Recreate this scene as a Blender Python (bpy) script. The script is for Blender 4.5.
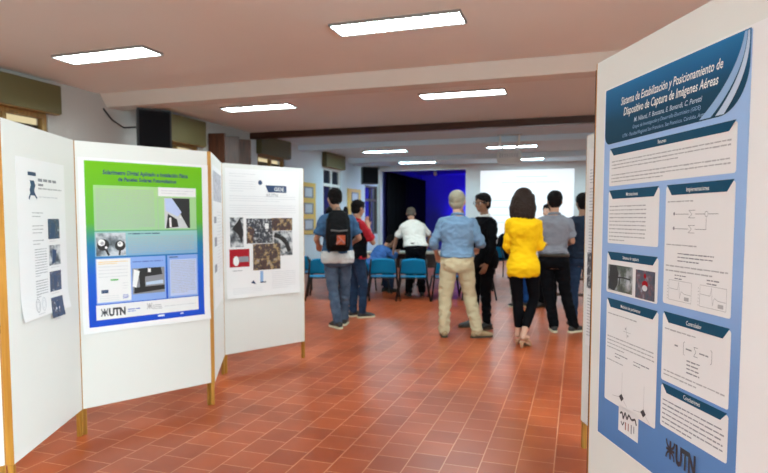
import bpy, bmesh, math, random
from math import sin, cos, pi, radians as R, sqrt, atan2
from mathutils import Vector as V, Matrix, noise
random.seed(7)
for o in list(bpy.data.objects): bpy.data.objects.remove(o)
S = bpy.context.scene
COL = S.collection

# ---------------------------------------------------------------- camera
cam_d = bpy.data.cameras.new('camera'); cam = bpy.data.objects.new('camera', cam_d); COL.objects.link(cam)
cam_d.sensor_fit = 'HORIZONTAL'; cam_d.sensor_width = 23.6; cam_d.lens = 23.6*585/768
cam_d.shift_y = 19.5/768
PITCH = math.atan(38/585); YAW = math.atan(194/math.hypot(585, 38))
cam.location = (0, 0, 1.4); cam.rotation_euler = (pi/2-PITCH, 0, YAW)
cam_d.clip_start = .05; cam_d.clip_end = 200
cam_d.dof.use_dof = True; cam_d.dof.focus_distance = 1.75; cam_d.dof.aperture_fstop = 3.0
S.camera = cam

# ---------------------------------------------------------------- world and exposure
S.view_settings.view_transform = 'Standard'; S.view_settings.look = 'None'
S.view_settings.gamma = 1; S.view_settings.use_curve_mapping = False
S.view_settings.exposure = 0.17
W = bpy.data.worlds.new('world'); S.world = W; W.use_nodes = True
bg = W.node_tree.nodes['Background']; bg.inputs[0].default_value = (1, .80, .45, 1); bg.inputs[1].default_value = .75
LAMP_NEAR = 57     # strength of the troffers in the near part of the hall
LAMP_FAR = 46
NEAR_COL = (.775, 1.0, 1.03); FAR_COL = (.56, .90, 1.0)
def spot(name, loc, target, energy, col, size, blend=.6, rad=.08):
    l = bpy.data.lights.new(name, 'SPOT'); l.energy = energy; l.color = col; l.spot_size = R(size); l.spot_blend = blend; l.shadow_soft_size = rad
    o = bpy.data.objects.new(name, l); COL.objects.link(o); o.location = loc
    o.rotation_euler = (V(target)-V(loc)).to_track_quat('-Z', 'Y').to_euler(); return o
spot('stage_spot_light', (-3.3, 22.6, 2.9), (-3.75, 25.4, 1.5), 900, (.07, .03, 1), 62)
spot('stage_spot_light', (-3.2, 24.0, .3), (-3.9, 25.5, 1.9), 420, (.07, .03, 1), 80)
spot('stage_spot_light', (-3.0, 21.0, 2.9), (-5.4, 25.0, 1.6), 170, (.10, .04, 1), 90)
spot('stage_spot_light', (-5.0, 20.4, 2.95), (-6.4, 18.2, 1.4), 60, (.30, .05, 1), 60)
def area(name, loc, target, energy, col, sx, sy):
    l = bpy.data.lights.new(name, 'AREA'); l.shape = 'RECTANGLE'; l.size = sx; l.size_y = sy; l.energy = energy; l.color = col
    o = bpy.data.objects.new(name, l); COL.objects.link(o); o.location = loc
    o.rotation_euler = (V(target)-V(loc)).to_track_quat('-Z', 'Y').to_euler(); return o
# fill lamps in added, unseen window openings behind the camera, brightening the panels
area('daylight_right_window', (3.52, -1.0, 1.75), (-3, .6, 1.5), 400, (.79, .99, 1.03), 3.3, 1.7)
area('daylight_left_window', (-6.8, -.9, 1.9), (0, -.9, 1.9), 6, (.80, .98, 1), 2.6, 1.6)

# ---------------------------------------------------------------- materials
M = {}
def mat(name, col, rough=.6, metal=0, bump=0, bscale=40, var=0, vscale=6, emit=None, es=0, spec=None, col2=None, sheen=0):
    m = bpy.data.materials.new(name); m.use_nodes = True; nt = m.node_tree; b = nt.nodes['Principled BSDF']
    b.inputs['Base Color'].default_value = (*col, 1); b.inputs['Roughness'].default_value = rough; b.inputs['Metallic'].default_value = metal
    if spec is not None: b.inputs['Specular IOR Level'].default_value = spec
    if sheen: b.inputs['Sheen Weight'].default_value = sheen
    if emit: b.inputs['Emission Color'].default_value = (*emit, 1); b.inputs['Emission Strength'].default_value = es
    tc = nt.nodes.new('ShaderNodeTexCoord')
    n = nt.nodes.new('ShaderNodeTexNoise'); n.inputs['Scale'].default_value = vscale; n.inputs['Detail'].default_value = 5
    nt.links.new(tc.outputs['Object'], n.inputs['Vector'])
    cr = nt.nodes.new('ShaderNodeMix'); cr.data_type = 'RGBA'
    v = max(var, .02); c2 = col2 or tuple(min(1, c*(1+v)) for c in col)
    cr.inputs[6].default_value = (*[c*(1-v) for c in col], 1); cr.inputs[7].default_value = (*c2, 1)
    nt.links.new(n.outputs['Fac'], cr.inputs[0]); nt.links.new(cr.outputs[2], b.inputs['Base Color'])
    if bump:
        n2 = nt.nodes.new('ShaderNodeTexNoise'); n2.inputs['Scale'].default_value = bscale; n2.inputs['Detail'].default_value = 4
        nt.links.new(tc.outputs['Object'], n2.inputs['Vector'])
        bp = nt.nodes.new('ShaderNodeBump'); bp.inputs['Strength'].default_value = bump; bp.inputs['Distance'].default_value = .01
        nt.links.new(n2.outputs['Fac'], bp.inputs['Height']); nt.links.new(bp.outputs[0], b.inputs['Normal'])
    M[name] = m; return m
def wood(name, c1, c2, rough=.45, scale=3, axis='Z'):
    m = mat(name, c1, rough); nt = m.node_tree; b = nt.nodes['Principled BSDF']
    tc = nt.nodes.new('ShaderNodeTexCoord'); mp = nt.nodes.new('ShaderNodeMapping')
    mp.inputs['Scale'].default_value = (14, 14, 1) if axis == 'Z' else (1, 14, 14)
    n = nt.nodes.new('ShaderNodeTexNoise'); n.inputs['Scale'].default_value = scale; n.inputs['Detail'].default_value = 6
    r = nt.nodes.new('ShaderNodeValToRGB'); r.color_ramp.elements[0].color = (*c1, 1); r.color_ramp.elements[1].color = (*c2, 1)
    r.color_ramp.elements[0].position = .35; r.color_ramp.elements[1].position = .68
    nt.links.new(tc.outputs['Object'], mp.inputs[0]); nt.links.new(mp.outputs[0], n.inputs['Vector'])
    nt.links.new(n.outputs['Fac'], r.inputs[0]); nt.links.new(r.outputs[0], b.inputs['Base Color']); return m
def gradient(name, stops, z0, z1, rough=.35, nz=.04, axis=2):
    m = bpy.data.materials.new(name); m.use_nodes = True; nt = m.node_tree; b = nt.nodes['Principled BSDF']; b.inputs['Roughness'].default_value = .6; b.inputs['Specular IOR Level'].default_value = .12
    tc = nt.nodes.new('ShaderNodeTexCoord'); sp = nt.nodes.new('ShaderNodeSeparateXYZ'); mr = nt.nodes.new('ShaderNodeMapRange')
    mr.inputs[1].default_value = z0; mr.inputs[2].default_value = z1
    n = nt.nodes.new('ShaderNodeTexNoise'); n.inputs['Scale'].default_value = 4
    ma = nt.nodes.new('ShaderNodeMath'); ma.operation = 'MULTIPLY_ADD'; ma.inputs[1].default_value = nz
    cr = nt.nodes.new('ShaderNodeValToRGB')
    while len(cr.color_ramp.elements) < len(stops): cr.color_ramp.elements.new(.5)
    for e, (p, c) in zip(cr.color_ramp.elements, stops): e.position = p; e.color = (*c, 1)
    L = nt.links.new
    L(tc.outputs['Object'], sp.inputs[0]); L(sp.outputs[axis], mr.inputs[0]); L(tc.outputs['Object'], n.inputs['Vector'])
    L(n.outputs['Fac'], ma.inputs[0]); L(mr.outputs[0], ma.inputs[2]); L(ma.outputs[0], cr.inputs[0]); L(cr.outputs[0], b.inputs['Base Color'])
    M[name] = m; return m
def photo(name, cols, scale=25, seed=0):
    """busy printed picture: hard-edged blotches of a few colours"""
    m = bpy.data.materials.new(name); m.use_nodes = True; nt = m.node_tree; b = nt.nodes['Principled BSDF']; b.inputs['Roughness'].default_value = .35
    tc = nt.nodes.new('ShaderNodeTexCoord'); mp = nt.nodes.new('ShaderNodeMapping'); mp.inputs['Location'].default_value = (seed, seed*.7, seed*1.3)
    n = nt.nodes.new('ShaderNodeTexNoise'); n.inputs['Scale'].default_value = scale; n.inputs['Detail'].default_value = 6; n.inputs['Roughness'].default_value = .65
    cr = nt.nodes.new('ShaderNodeValToRGB'); k = len(cols)
    while len(cr.color_ramp.elements) < k: cr.color_ramp.elements.new(.5)
    for i, (e, c) in enumerate(zip(cr.color_ramp.elements, cols)): e.position = .34+.32*i/(k-1); e.color = (*c, 1)
    L = nt.links.new; L(tc.outputs['Object'], mp.inputs[0]); L(mp.outputs[0], n.inputs['Vector']); L(n.outputs['Fac'], cr.inputs[0]); L(cr.outputs[0], b.inputs['Base Color'])
    M[name] = m; return m

# terracotta tile floor
def floor_mat():
    m = bpy.data.materials.new('terracotta_tiles'); m.use_nodes = True; nt = m.node_tree; b = nt.nodes['Principled BSDF']; L = nt.links.new
    tc = nt.nodes.new('ShaderNodeTexCoord'); sp = nt.nodes.new('ShaderNodeSeparateXYZ'); cb = nt.nodes.new('ShaderNodeCombineXYZ')
    L(tc.outputs['Object'], sp.inputs[0]); L(sp.outputs[1], cb.inputs[0])
    ad = nt.nodes.new('ShaderNodeMath'); ad.operation = 'ADD'; ad.inputs[1].default_value = .1+20*.2; L(sp.outputs[0], ad.inputs[0]); L(ad.outputs[0], cb.inputs[1])
    wob = nt.nodes.new('ShaderNodeTexNoise'); wob.inputs['Scale'].default_value = 3
    L(tc.outputs['Object'], wob.inputs['Vector'])
    br = nt.nodes.new('ShaderNodeTexBrick'); br.offset = .5
    br.inputs['Scale'].default_value = 1; br.inputs['Brick Width'].default_value = .2; br.inputs['Row Height'].default_value = .2
    br.inputs['Mortar Size'].default_value = .0040; br.inputs['Mortar Smooth'].default_value = .5; br.inputs['Bias'].default_value = 0
    br.inputs['Color1'].default_value = (.32, .056, .013, 1); br.inputs['Color2'].default_value = (.42, .084, .022, 1); br.inputs['Mortar'].default_value = (.62, .27, .15, 1)
    L(cb.outputs[0], br.inputs['Vector'])
    n = nt.nodes.new('ShaderNodeTexNoise'); n.inputs['Scale'].default_value = 1.6; n.inputs['Detail'].default_value = 6; L(tc.outputs['Object'], n.inputs['Vector'])
    r = nt.nodes.new('ShaderNodeValToRGB'); r.color_ramp.elements[0].position = .32; r.color_ramp.elements[1].position = .7
    r.color_ramp.elements[0].color = (.74, .68, .66, 1); r.color_ramp.elements[1].color = (1.1, 1.08, 1.06, 1)
    L(n.outputs['Fac'], r.inputs[0])
    mx = nt.nodes.new('ShaderNodeMix'); mx.data_type = 'RGBA'; mx.blend_type = 'MULTIPLY'; mx.inputs[0].default_value = 1
    L(br.outputs['Color'], mx.inputs[6]); L(r.outputs[0], mx.inputs[7]); L(mx.outputs[2], b.inputs['Base Color'])
    rr = nt.nodes.new('ShaderNodeMapRange'); rr.inputs[3].default_value = .27; rr.inputs[4].default_value = .36; L(wob.outputs['Fac'], rr.inputs[0]); L(rr.outputs[0], b.inputs['Roughness'])
    b.inputs['Specular IOR Level'].default_value = .33
    ma = nt.nodes.new('ShaderNodeMath'); ma.operation = 'MULTIPLY_ADD'; ma.inputs[1].default_value = -1
    sc = nt.nodes.new('ShaderNodeMath'); sc.operation = 'MULTIPLY'; sc.inputs[1].default_value = .0; L(wob.outputs['Fac'], sc.inputs[0])
    L(br.outputs['Fac'], ma.inputs[0]); L(sc.outputs[0], ma.inputs[2])
    bp = nt.nodes.new('ShaderNodeBump'); bp.inputs['Strength'].default_value = .18; bp.inputs['Distance'].default_value = .003
    L(ma.outputs[0], bp.inputs['Height']); L(bp.outputs[0], b.inputs['Normal']); M['floor'] = m
floor_mat()
mat('ceiling', (.80, .82, .78), .9, bump=.1, bscale=30, var=.03, vscale=1.2)
mat('ceiling_beam', (.68, .66, .60), .85, bump=.1, bscale=30)
mat('ceiling_far', (.66, .82, .93), .9, bump=.1, bscale=30, var=.03, vscale=1.2)  # cool light from screen and stage put into this ceiling colour
mat('wall_far', (.62, .68, .74), .85, bump=.15, bscale=25, var=.05, vscale=1.5)  # the same cool cast is put into the far wall colour
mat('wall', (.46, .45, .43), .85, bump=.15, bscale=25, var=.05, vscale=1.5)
mat('wall_front', (.74, .72, .71), .85, bump=.1)
mat('stage_wall', (.10, .10, .42), .8, var=.1, vscale=2)  # blue of the stage light partly put into the wall colour
mat('panel_white', (.76, .78, .76), .55, var=.015, vscale=2)
wood('panel_wood', (.44, .19, .025), (.60, .30, .05), .45)
wood('dark_wood', (.035, .012, .007), (.07, .026, .014), .4, axis='X')
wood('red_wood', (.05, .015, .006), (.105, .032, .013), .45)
mat('olive_box', (.105, .085, .030), .6, var=.08, vscale=2)
wood('window_wood', (.22, .12, .03), (.34, .20, .06), .5)
mat('shutter', (.10, .08, .06), .7)
mat('glass_dark', (.03, .03, .045), .08, spec=.8)
mat('black_plastic', (.012, .012, .014), .5, bump=.1, bscale=200)
mat('black_cloth', (.008, .008, .010), .95, spec=.1, bump=.2)
mat('black_metal', (.02, .02, .022), .35, metal=.6)
mat('steel', (.5, .5, .5), .3, metal=1)
mat('lamp_housing', (.22, .20, .19), .45)
mat('louvre', (.78, .78, .76), .3)
mat('chair_blue', (.001, .19, .40), .5, var=.05, spec=.2)
mat('projector_shell', (.75, .76, .74), .4)
mat('table_top', (.50, .44, .35), .4)
mat('yellow_frame', (.80, .52, .10), .45)
mat('paper', (.84, .85, .87), .5, var=.012, vscale=3)
mat('paper_warm', (.83, .83, .84), .5)
mat('ink', (.03, .035, .05), .5); mat('ink_grey', (.42, .43, .46), .5); mat('ink_mid', (.25, .26, .30), .5); mat('ink_pale', (.60, .62, .66), .5)
mat('ink_blue', (.02, .055, .14), .45); mat('ink_line_blue', (.10, .16, .55), .5); mat('ink_white', (.85, .87, .88), .5)
mat('ink_green', (.10, .45, .12), .5)
mat('screen', (.35, .36, .38), .8, emit=(.90, .95, 1.0), es=.76)
mat('screen_text', (.2, .22, .28), .8, emit=(.80, .88, 1.0), es=.60)
mat('skin_tan', (.42, .21, .13), .5, var=.06, vscale=12); mat('skin_pale', (.55, .31, .22), .5, var=.06, vscale=12); mat('skin_brown', (.25, .115, .065), .5, var=.06, vscale=12)
mat('hair_black', (.006, .004, .004), .75, bump=.8, bscale=90, spec=.12); mat('hair_brown', (.018, .007, .004), .6, bump=.8, bscale=90, spec=.2)
mat('hair_salt', (.10, .085, .07), .7, bump=.8, bscale=90, var=.4, vscale=14, spec=.15)
mat('hair_grey', (.25, .215, .15), .6, bump=.8, bscale=90, var=.35, vscale=14)
def cloth(n, c, var=.12, **k): mat(n, c, .9, bump=.5, bscale=11, var=var, vscale=9, spec=.08, **k)
cloth('tee_blue', (.045, .10, .19)); cloth('jeans', (.010, .022, .06), .5, col2=(.035, .062, .12)); cloth('jeans_faded', (.006, .018, .055), .3, col2=(.14, .20, .29))
cloth('jeans_plain', (.015, .07, .24)); cloth('hem_white', (.55, .56, .56)); cloth('red_cloth', (.38, .02, .03)); cloth('black_shirt', (.0035, .0035, .0048))
cloth('check_blue', (.05, .13, .36), .5); cloth('white_shirt', (.72, .70, .66), .04); cloth('shirt_sky', (.145, .225, .335), .08); cloth('khaki', (.48, .40, .26), .08)
cloth('suit_black', (.0035, .0035, .0048)); cloth('yellow_top', (.74, .42, .006), .06); cloth('leggings', (.0035, .0035, .0048)); cloth('grey_shirt', (.19, .19, .22), .08)
cloth('trousers_black', (.0035, .0035, .0048)); cloth('navy_tee', (.018, .026, .045)); cloth('jacket_grey_blue', (.12, .15, .22))
mat('shoe_dark', (.02, .018, .018), .5); mat('shoe_tan', (.30, .20, .10), .5); mat('sole_pale', (.62, .58, .42), .6); mat('sole_dark', (.05, .035, .02), .6); mat('sandal', (.42, .22, .12), .4)
mat('eye_white', (.8, .8, .8), .2); mat('iris', (.03, .015, .01), .2); mat('lens', (.05, .05, .06), .05)
mat('backpack', (.004, .004, .005), .8, bump=.3, spec=.15); mat('orange', (.42, .07, .02), .8, bump=.5); mat('grey_strap', (.10, .09, .09), .6)
mat('belt', (.03, .018, .010), .5); mat('lips', (.35, .12, .10), .5)

# ---------------------------------------------------------------- mesh helpers
def obj(name, bm, m, parent=None, smooth=False, loc=None):
    me = bpy.data.meshes.new(name)
    if isinstance(bm, bmesh.types.BMesh):
        bmesh.ops.recalc_face_normals(bm, faces=bm.faces[:]) if len(bm.faces) else None
        bm.to_mesh(me); bm.free()
    else: me = bm
    for mm in (m if isinstance(m, (list, tuple)) else [m]): me.materials.append(M[mm])
    if smooth: me.polygons.foreach_set('use_smooth', [True]*len(me.polygons))
    o = bpy.data.objects.new(name, me); COL.objects.link(o)
    if parent: o.parent = parent
    if loc: o.location = loc
    return o
def empty(name, loc=(0, 0, 0), rz=0):
    o = bpy.data.objects.new(name, None); COL.objects.link(o); o.location = loc; o.rotation_euler = (0, 0, rz); o.empty_display_size = .2; return o
def tag(o, label=None, cat=None, group=None, kind=None):
    if label: o['label'] = label
    if cat: o['category'] = cat
    if group: o['group'] = group
    if kind: o['kind'] = kind
    return o
def struct(name, bm, m, label=None):
    o = obj(name, bm, m); o['kind'] = 'structure'
    if label: o['label'] = label
    return o
def new(): return bmesh.new()
def box(bm, x0, y0, z0, x1, y1, z1, bev=0, mi=0):
    g = bmesh.ops.create_cube(bm, size=1)['verts']
    for v in g: v.co = V(((x0+x1)/2+v.co.x*(x1-x0), (y0+y1)/2+v.co.y*(y1-y0), (z0+z1)/2+v.co.z*(z1-z0)))
    fs = list({f for v in g for f in v.link_faces})
    for f in fs: f.material_index = mi
    if bev: bmesh.ops.bevel(bm, geom=list({e for v in g for e in v.link_edges}), offset=bev, segments=2, affect='EDGES')
    return bm
def tube(bm, pts, rads, n=10, cap=True):
    pts = [V(p) for p in pts]
    if not isinstance(rads, (list, tuple)): rads = [rads]*len(pts)
    rings = []; up = V((0, 0, 1)) if abs((pts[1]-pts[0]).normalized().z) < .9 else V((1, 0, 0))
    for i, p in enumerate(pts):
        d = (pts[min(i+1, len(pts)-1)]-pts[max(i-1, 0)]).normalized()
        a = up.cross(d).normalized(); b = d.cross(a); up = b if abs(b.dot(up)) > .1 else up
        rings.append([bm.verts.new(p+a*cos(2*pi*k/n)*rads[i]+b*sin(2*pi*k/n)*rads[i]) for k in range(n)])
    for r0, r1 in zip(rings, rings[1:]):
        for k in range(n): bm.faces.new((r0[k], r0[(k+1) % n], r1[(k+1) % n], r1[k]))
    if cap: bm.faces.new(rings[0][::-1]); bm.faces.new(rings[-1])
    return bm
def loft(bm, rings):
    """rings: list of lists of points, closed solid"""
    rs = [[bm.verts.new(p) for p in r] for r in rings]; n = len(rs[0])
    for a, b in zip(rs, rs[1:]):
        for k in range(n): bm.faces.new((a[k], a[(k+1) % n], b[(k+1) % n], b[k]))
    bm.faces.new(rs[0][::-1]); bm.faces.new(rs[-1]); return bm
def ball(bm, c, r, sc=(1, 1, 1), rot=None, sub=3):
    g = bmesh.ops.create_icosphere(bm, subdivisions=sub, radius=r)['verts']
    for v in g:
        q = V((v.co.x*sc[0], v.co.y*sc[1], v.co.z*sc[2]))
        if rot: q = rot @ q
        v.co = q+V(c)
def caps(bm, chain):
    """chain of (point, radius) joined with cones, a ball at each joint"""
    for p, r in chain: ball(bm, p, r, sub=2)
    for (p, r), (q, s) in zip(chain, chain[1:]): tube(bm, [p, q], [r, s], n=14)
def remesh(bm, voxel, smooth=3, wr=0, ws=9, zmin=None, seed=0):
    me = bpy.data.meshes.new('tmp'); bmesh.ops.recalc_face_normals(bm, faces=bm.faces[:]); bm.to_mesh(me); bm.free()
    o = bpy.data.objects.new('tmp', me); COL.objects.link(o)
    md = o.modifiers.new('r', 'REMESH'); md.mode = 'VOXEL'; md.voxel_size = voxel
    if smooth: sm = o.modifiers.new('s', 'SMOOTH'); sm.factor = .5; sm.iterations = smooth
    dg = bpy.context.evaluated_depsgraph_get(); dg.update()
    out = bpy.data.meshes.new_from_object(o.evaluated_get(dg)); bpy.data.objects.remove(o); bpy.data.meshes.remove(me)
    if wr or zmin is not None:
        nv = len(out.vertices); ns = [v.normal.copy() for v in out.vertices]
        for v, nn in zip(out.vertices, ns):
            if wr:
                p = V((v.co.x*ws+seed, v.co.y*ws, v.co.z*ws*1.5)); f = noise.noise(p)+.5*noise.noise(p*2.3)
                f = 1-abs(f)*2.2; v.co += nn*wr*f*.8
            if zmin is not None and v.co.z < zmin: v.co.z = zmin
    return out
def copy_tree(o, parent=None):
    c = o.copy(); COL.objects.link(c)
    if parent: c.parent = parent; c.matrix_parent_inverse = o.matrix_parent_inverse.copy()
    for ch in list(o.children): copy_tree(ch, c)
    return c

# ---------------------------------------------------------------- the room
XL, XR, YB, YF, ZC = -6.635, 3.4, -3.2, 19.6, 3.2
bm = new(); box(bm, XL-.2, YB-.2, -.2, XR+.2, 25.7, 0); struct('floor', bm, 'floor')
bm = new(); box(bm, XL-.2, YB-.2, ZC, XR+.2, 11.1, ZC+.2); struct('ceiling', bm, 'ceiling')
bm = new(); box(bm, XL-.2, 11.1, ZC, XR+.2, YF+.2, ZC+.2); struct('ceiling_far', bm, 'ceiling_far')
def wall_with_holes(y0, y1, holes):
    bm = new(); ys = y0
    for a, b, z0, z1 in holes:
        box(bm, XL-.2, ys, 0, XL, a, ZC); box(bm, XL-.2, a, 0, XL, b, z0); box(bm, XL-.2, a, z1, XL, b, ZC); ys = b
    box(bm, XL-.2, ys, 0, XL, y1, ZC); return bm
WIN = [(-2.3, .5, 1.05, 2.75), (4.8, 6.0, 1.0, 2.76), (8.05, 9.2, 1.0, 2.72), (11.3, 12.55, 1.0, 2.80), (14.75, 16.0, .85, 2.80), (18.07, 19.35, .85, 2.48)]  # first opening is added, out of view, for the left fill lamp
struct('wall_left', wall_with_holes(YB, 11.05, WIN[:3]), 'wall')
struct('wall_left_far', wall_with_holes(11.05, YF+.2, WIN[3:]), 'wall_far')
bm = new(); box(bm, XR, YB-.2, 0, XR+.2, -2.7, ZC); box(bm, XR, .7, 0, XR+.2, YF+.2, ZC); box(bm, XR, -2.7, 0, XR+.2, .7, .85); box(bm, XR, -2.7, 2.65, XR+.2, .7, ZC); struct('wall_right', bm, 'wall')
bm = new(); box(bm, XL, YB-.2, 0, XR, YB, ZC); struct('wall_back', bm, 'wall')
bm = new()
for y in (-2.7, -1.6, -.46, .64): box(bm, XR+.04, y, .85, XR+.1, y+.06, 2.65)
box(bm, XR+.04, -2.7, .85, XR+.1, .7, .91); box(bm, XR+.04, -2.7, 2.59, XR+.1, .7, 2.65); struct('window_6', bm, 'window_wood')  # unseen window added on the right wall for the fill lamp
bm = new(); box(bm, -3.6, YF, 0, XR, YF+.2, ZC); box(bm, XL, YF, 3.06, -3.6, YF+.2, ZC); struct('wall_front', bm, 'wall_front')
bm = new(); box(bm, -3.6, YF-.02, 0, XR, YF, .12); struct('baseboard_front', bm, 'red_wood')
# stage recess behind the front wall
bm = new()
box(bm, XL-.2, YF+.2, 0, XL, 25.5, 3.4); box(bm, XL-.2, 25.5, 0, -2.6, 25.7, 3.4)
box(bm, -2.8, YF+.2, 0, -2.6, 25.5, 3.4); struct('wall_stage', bm, 'stage_wall')
bm = new(); box(bm, XL-.2, YF+.2, 3.28, -2.6, 25.7, 3.4); struct('ceiling_stage', bm, 'stage_wall')
# horizontal battens on the stage wall that catch the blue light
for i in range(5):
    bm = new(); box(bm, -4.35, 25.42, 1.75+i*.28, -2.85, 25.5, 1.82+i*.28); struct('trim_%d' % (i+1), bm, 'stage_wall')
# ceiling beams
bm = new(); loft(bm, [[(x, 6.9, ZC), (x, 7.03, 3.03), (x, 7.32, 3.03), (x, 7.36, ZC)] for x in (XL, XR)]); struct('trim_6', bm, 'ceiling_beam', 'shallow cream ceiling beam')
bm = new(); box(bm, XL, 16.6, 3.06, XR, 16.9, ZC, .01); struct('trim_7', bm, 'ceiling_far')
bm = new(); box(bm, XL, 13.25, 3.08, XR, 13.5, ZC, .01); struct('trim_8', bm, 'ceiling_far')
bm = new(); box(bm, XL, 11.0, 3.07, XR, 11.14, ZC, .004); struct('trim_9', bm, 'dark_wood', 'dark wooden partition track across the ceiling')
bm = new(); box(bm, XL, 19.36, 0, XL+.1, YF, 3.06); box(bm, XL, YF-.06, 3.02, -3.6, YF, 3.1); struct('trim_10', bm, 'wall_front')
bm = new(); box(bm, XL, YB, 0, XL+.02, YF, .1); struct('baseboard_left', bm, 'red_wood')
# windows: wooden frame, glass, slatted shutter behind
for i, (a, b, z0, z1) in enumerate(WIN[1:]):
    root = empty('window_%d' % (i+1), (XL, a, z0)); root['kind'] = 'structure'; w = b-a; h = z1-z0
    bm = new(); t = .07
    for q in ((0, 0, t, h), (w-t, 0, w, h), (t, 0, w-t, t), (t, h-t, w-t, h), (w/2-.03, t, w/2+.03, h-t)): box(bm, -.10, q[0], q[1], -.02, q[2], q[3], .004)
    if i in (3, 4): box(bm, -.11, t, h-.52, -.01, w-t, h-.44)
    obj('window_frame', bm, 'window_wood' if i < 3 else 'wall_front' if i == 3 else 'shutter', root)
    bm = new(); box(bm, -.065, t, t, -.058, w-t, h-t); g = obj('pane', bm, 'glass_dark', root)
    bm = new(); gap = (.105, .10, .10, 0, 0)[i]; zz = h-gap; z = 0
    while z < zz-.045:
        box(bm, -.16, 0, z, -.145, w, z+.042, .003); z += .045
    obj('shutter', bm, 'shutter', root)
g = bpy.data.materials.new('clear_glass'); g.use_nodes = True
nt = g.node_tree; b_ = nt.nodes['Principled BSDF']; b_.inputs['Transmission Weight'].default_value = 1; b_.inputs['Roughness'].default_value = .02; b_.inputs['IOR'].default_value = 1.05
b_.inputs['Base Color'].default_value = (.9, .95, 1, 1); M['clear_glass'] = g
for o in bpy.data.objects:
    if o.name.startswith('pane') and o.parent.name in ('window_1', 'window_2', 'window_3'): o.data.materials[0] = g

# roller shutter boxes above the windows
for (a, b, z0, z1, d, lab) in ((4.75, 6.1, 2.75, 3.13, .14, 'olive brown roller shutter box nearest the camera above the left panel'),
                    (8.0, 9.27, 2.69, 3.15, .14, 'olive brown roller shutter box just behind the big black loudspeaker'),
                    (11.25, 12.62, 2.78, 3.19, .14, 'olive roller shutter box just past the dark wooden folding partition'),
                    (14.69, 16.05, 2.79, 3.195, .14, 'farthest olive roller shutter box, above the backpack wearer')):
    r = tag(empty('shutter_box', (XL, a, z0)), lab, 'shutter box', 'roller shutter boxes on the left wall')
    bm = new(); box(bm, 0, 0, .012, d, b-a, z1-z0, .006); obj('casing', bm, 'olive_box', r)
    bm = new(); box(bm, .02, .02, 0, d-.02, b-a-.02, .012); obj('bottom_lid', bm, 'window_wood', r)

# ---------------------------------------------------------------- ceiling lights
def troffer(name, fins, emat):
    r = empty(name); L, Wd = 1.24, .33; bm = new()
    t = .016; box(bm, -L/2, -Wd/2, -.026, L/2, -Wd/2+t, 0, .002); box(bm, -L/2, Wd/2-t, -.026, L/2, Wd/2, 0, .002)
    box(bm, -L/2, -Wd/2+t, -.026, -L/2+t, Wd/2-t, 0); box(bm, L/2-t, -Wd/2+t, -.026, L/2, Wd/2-t, 0)
    obj('frame', bm, 'lamp_housing', r)
    bm = new(); box(bm, -L/2+.018, -Wd/2+.018, -.009, L/2-.018, Wd/2-.018, -.004); obj('diffuser', bm, emat, r)
    if fins:
        bm = new()
        for k in range(23): x = -L/2+.05+k*.052; box(bm, x-.001, -Wd/2+.018, -.025, x+.001, Wd/2-.018, -.012)
        box(bm, -L/2+.018, -.002, -.025, L/2-.018, .002, -.012)
        obj('louvre', bm, 'louvre', r)
    return r
mat('tube_near', (.9, .9, .9), .5, emit=NEAR_COL, es=LAMP_NEAR); mat('tube_far', (.9, .9, .9), .5, emit=FAR_COL, es=LAMP_FAR)
rows = [(-1.4, 'overhead behind the camera'), (1.95, 'overhead above the front panels'), (5.28, 'in the nearest visible row before the cream beam'), (8.5, 'in the row between the cream beam and the dark beam'), (15.1, 'in the row level with the projector'), (18.4, 'in the farthest row by the stage')]
cols = [(-4.96, 'left-hand'), (-1.62, 'middle'), (1.57, 'right-hand')]
protoN = protoF = protoP = None
for y, rl in rows:
    for x, cl in cols:
        far = y > 11
        if y == 1.95 and x == -1.62: continue
        if far:
            if protoF is None: protoF = t = troffer('ceiling_light', False, 'tube_far')
            else: t = copy_tree(protoF)
        else:
            if y == 5.28 and protoN is None: protoN = t = troffer('ceiling_light', True, 'tube_near')
            elif y == 5.28: t = copy_tree(protoN)
            else:
                if protoP is None: protoP = t = troffer('ceiling_light', False, 'tube_near')
                else: t = copy_tree(protoP)
        t.location = (x, y, ZC); tag(t, '%s white fluorescent ceiling light %s' % (cl, rl), 'ceiling light', 'fluorescent ceiling lights')

# ---------------------------------------------------------------- projection screen, stage curtain, frames
r = tag(empty('projection_screen', (-1.5, YF, .74)), 'large bright white projection screen on the far wall', 'screen')
bm = new(); box(bm, -1.60, -.03, 0, 1.36, -.012, 2.22); obj('screen_surface', bm, 'screen', r)
bm = new(); random.seed(3)
for k, (z, x0, x1) in enumerate(((1.98, -.45, .55), (1.80, -.9, .9), (1.22, -1.3, -.2), (1.0, -1.35, -.2), (.74, -1.2, .1), (.5, -1.3, .6))):
    bm = new(); box(bm, x0, -.034, z, x1, -.031, z+.03); obj('projected_text', bm, 'screen_text', r)
bm = new(); box(bm, -1.64, -.045, 2.22, 1.40, -.0, 2.27, .01); obj('screen_case', bm, 'wall_front', r)
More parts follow.
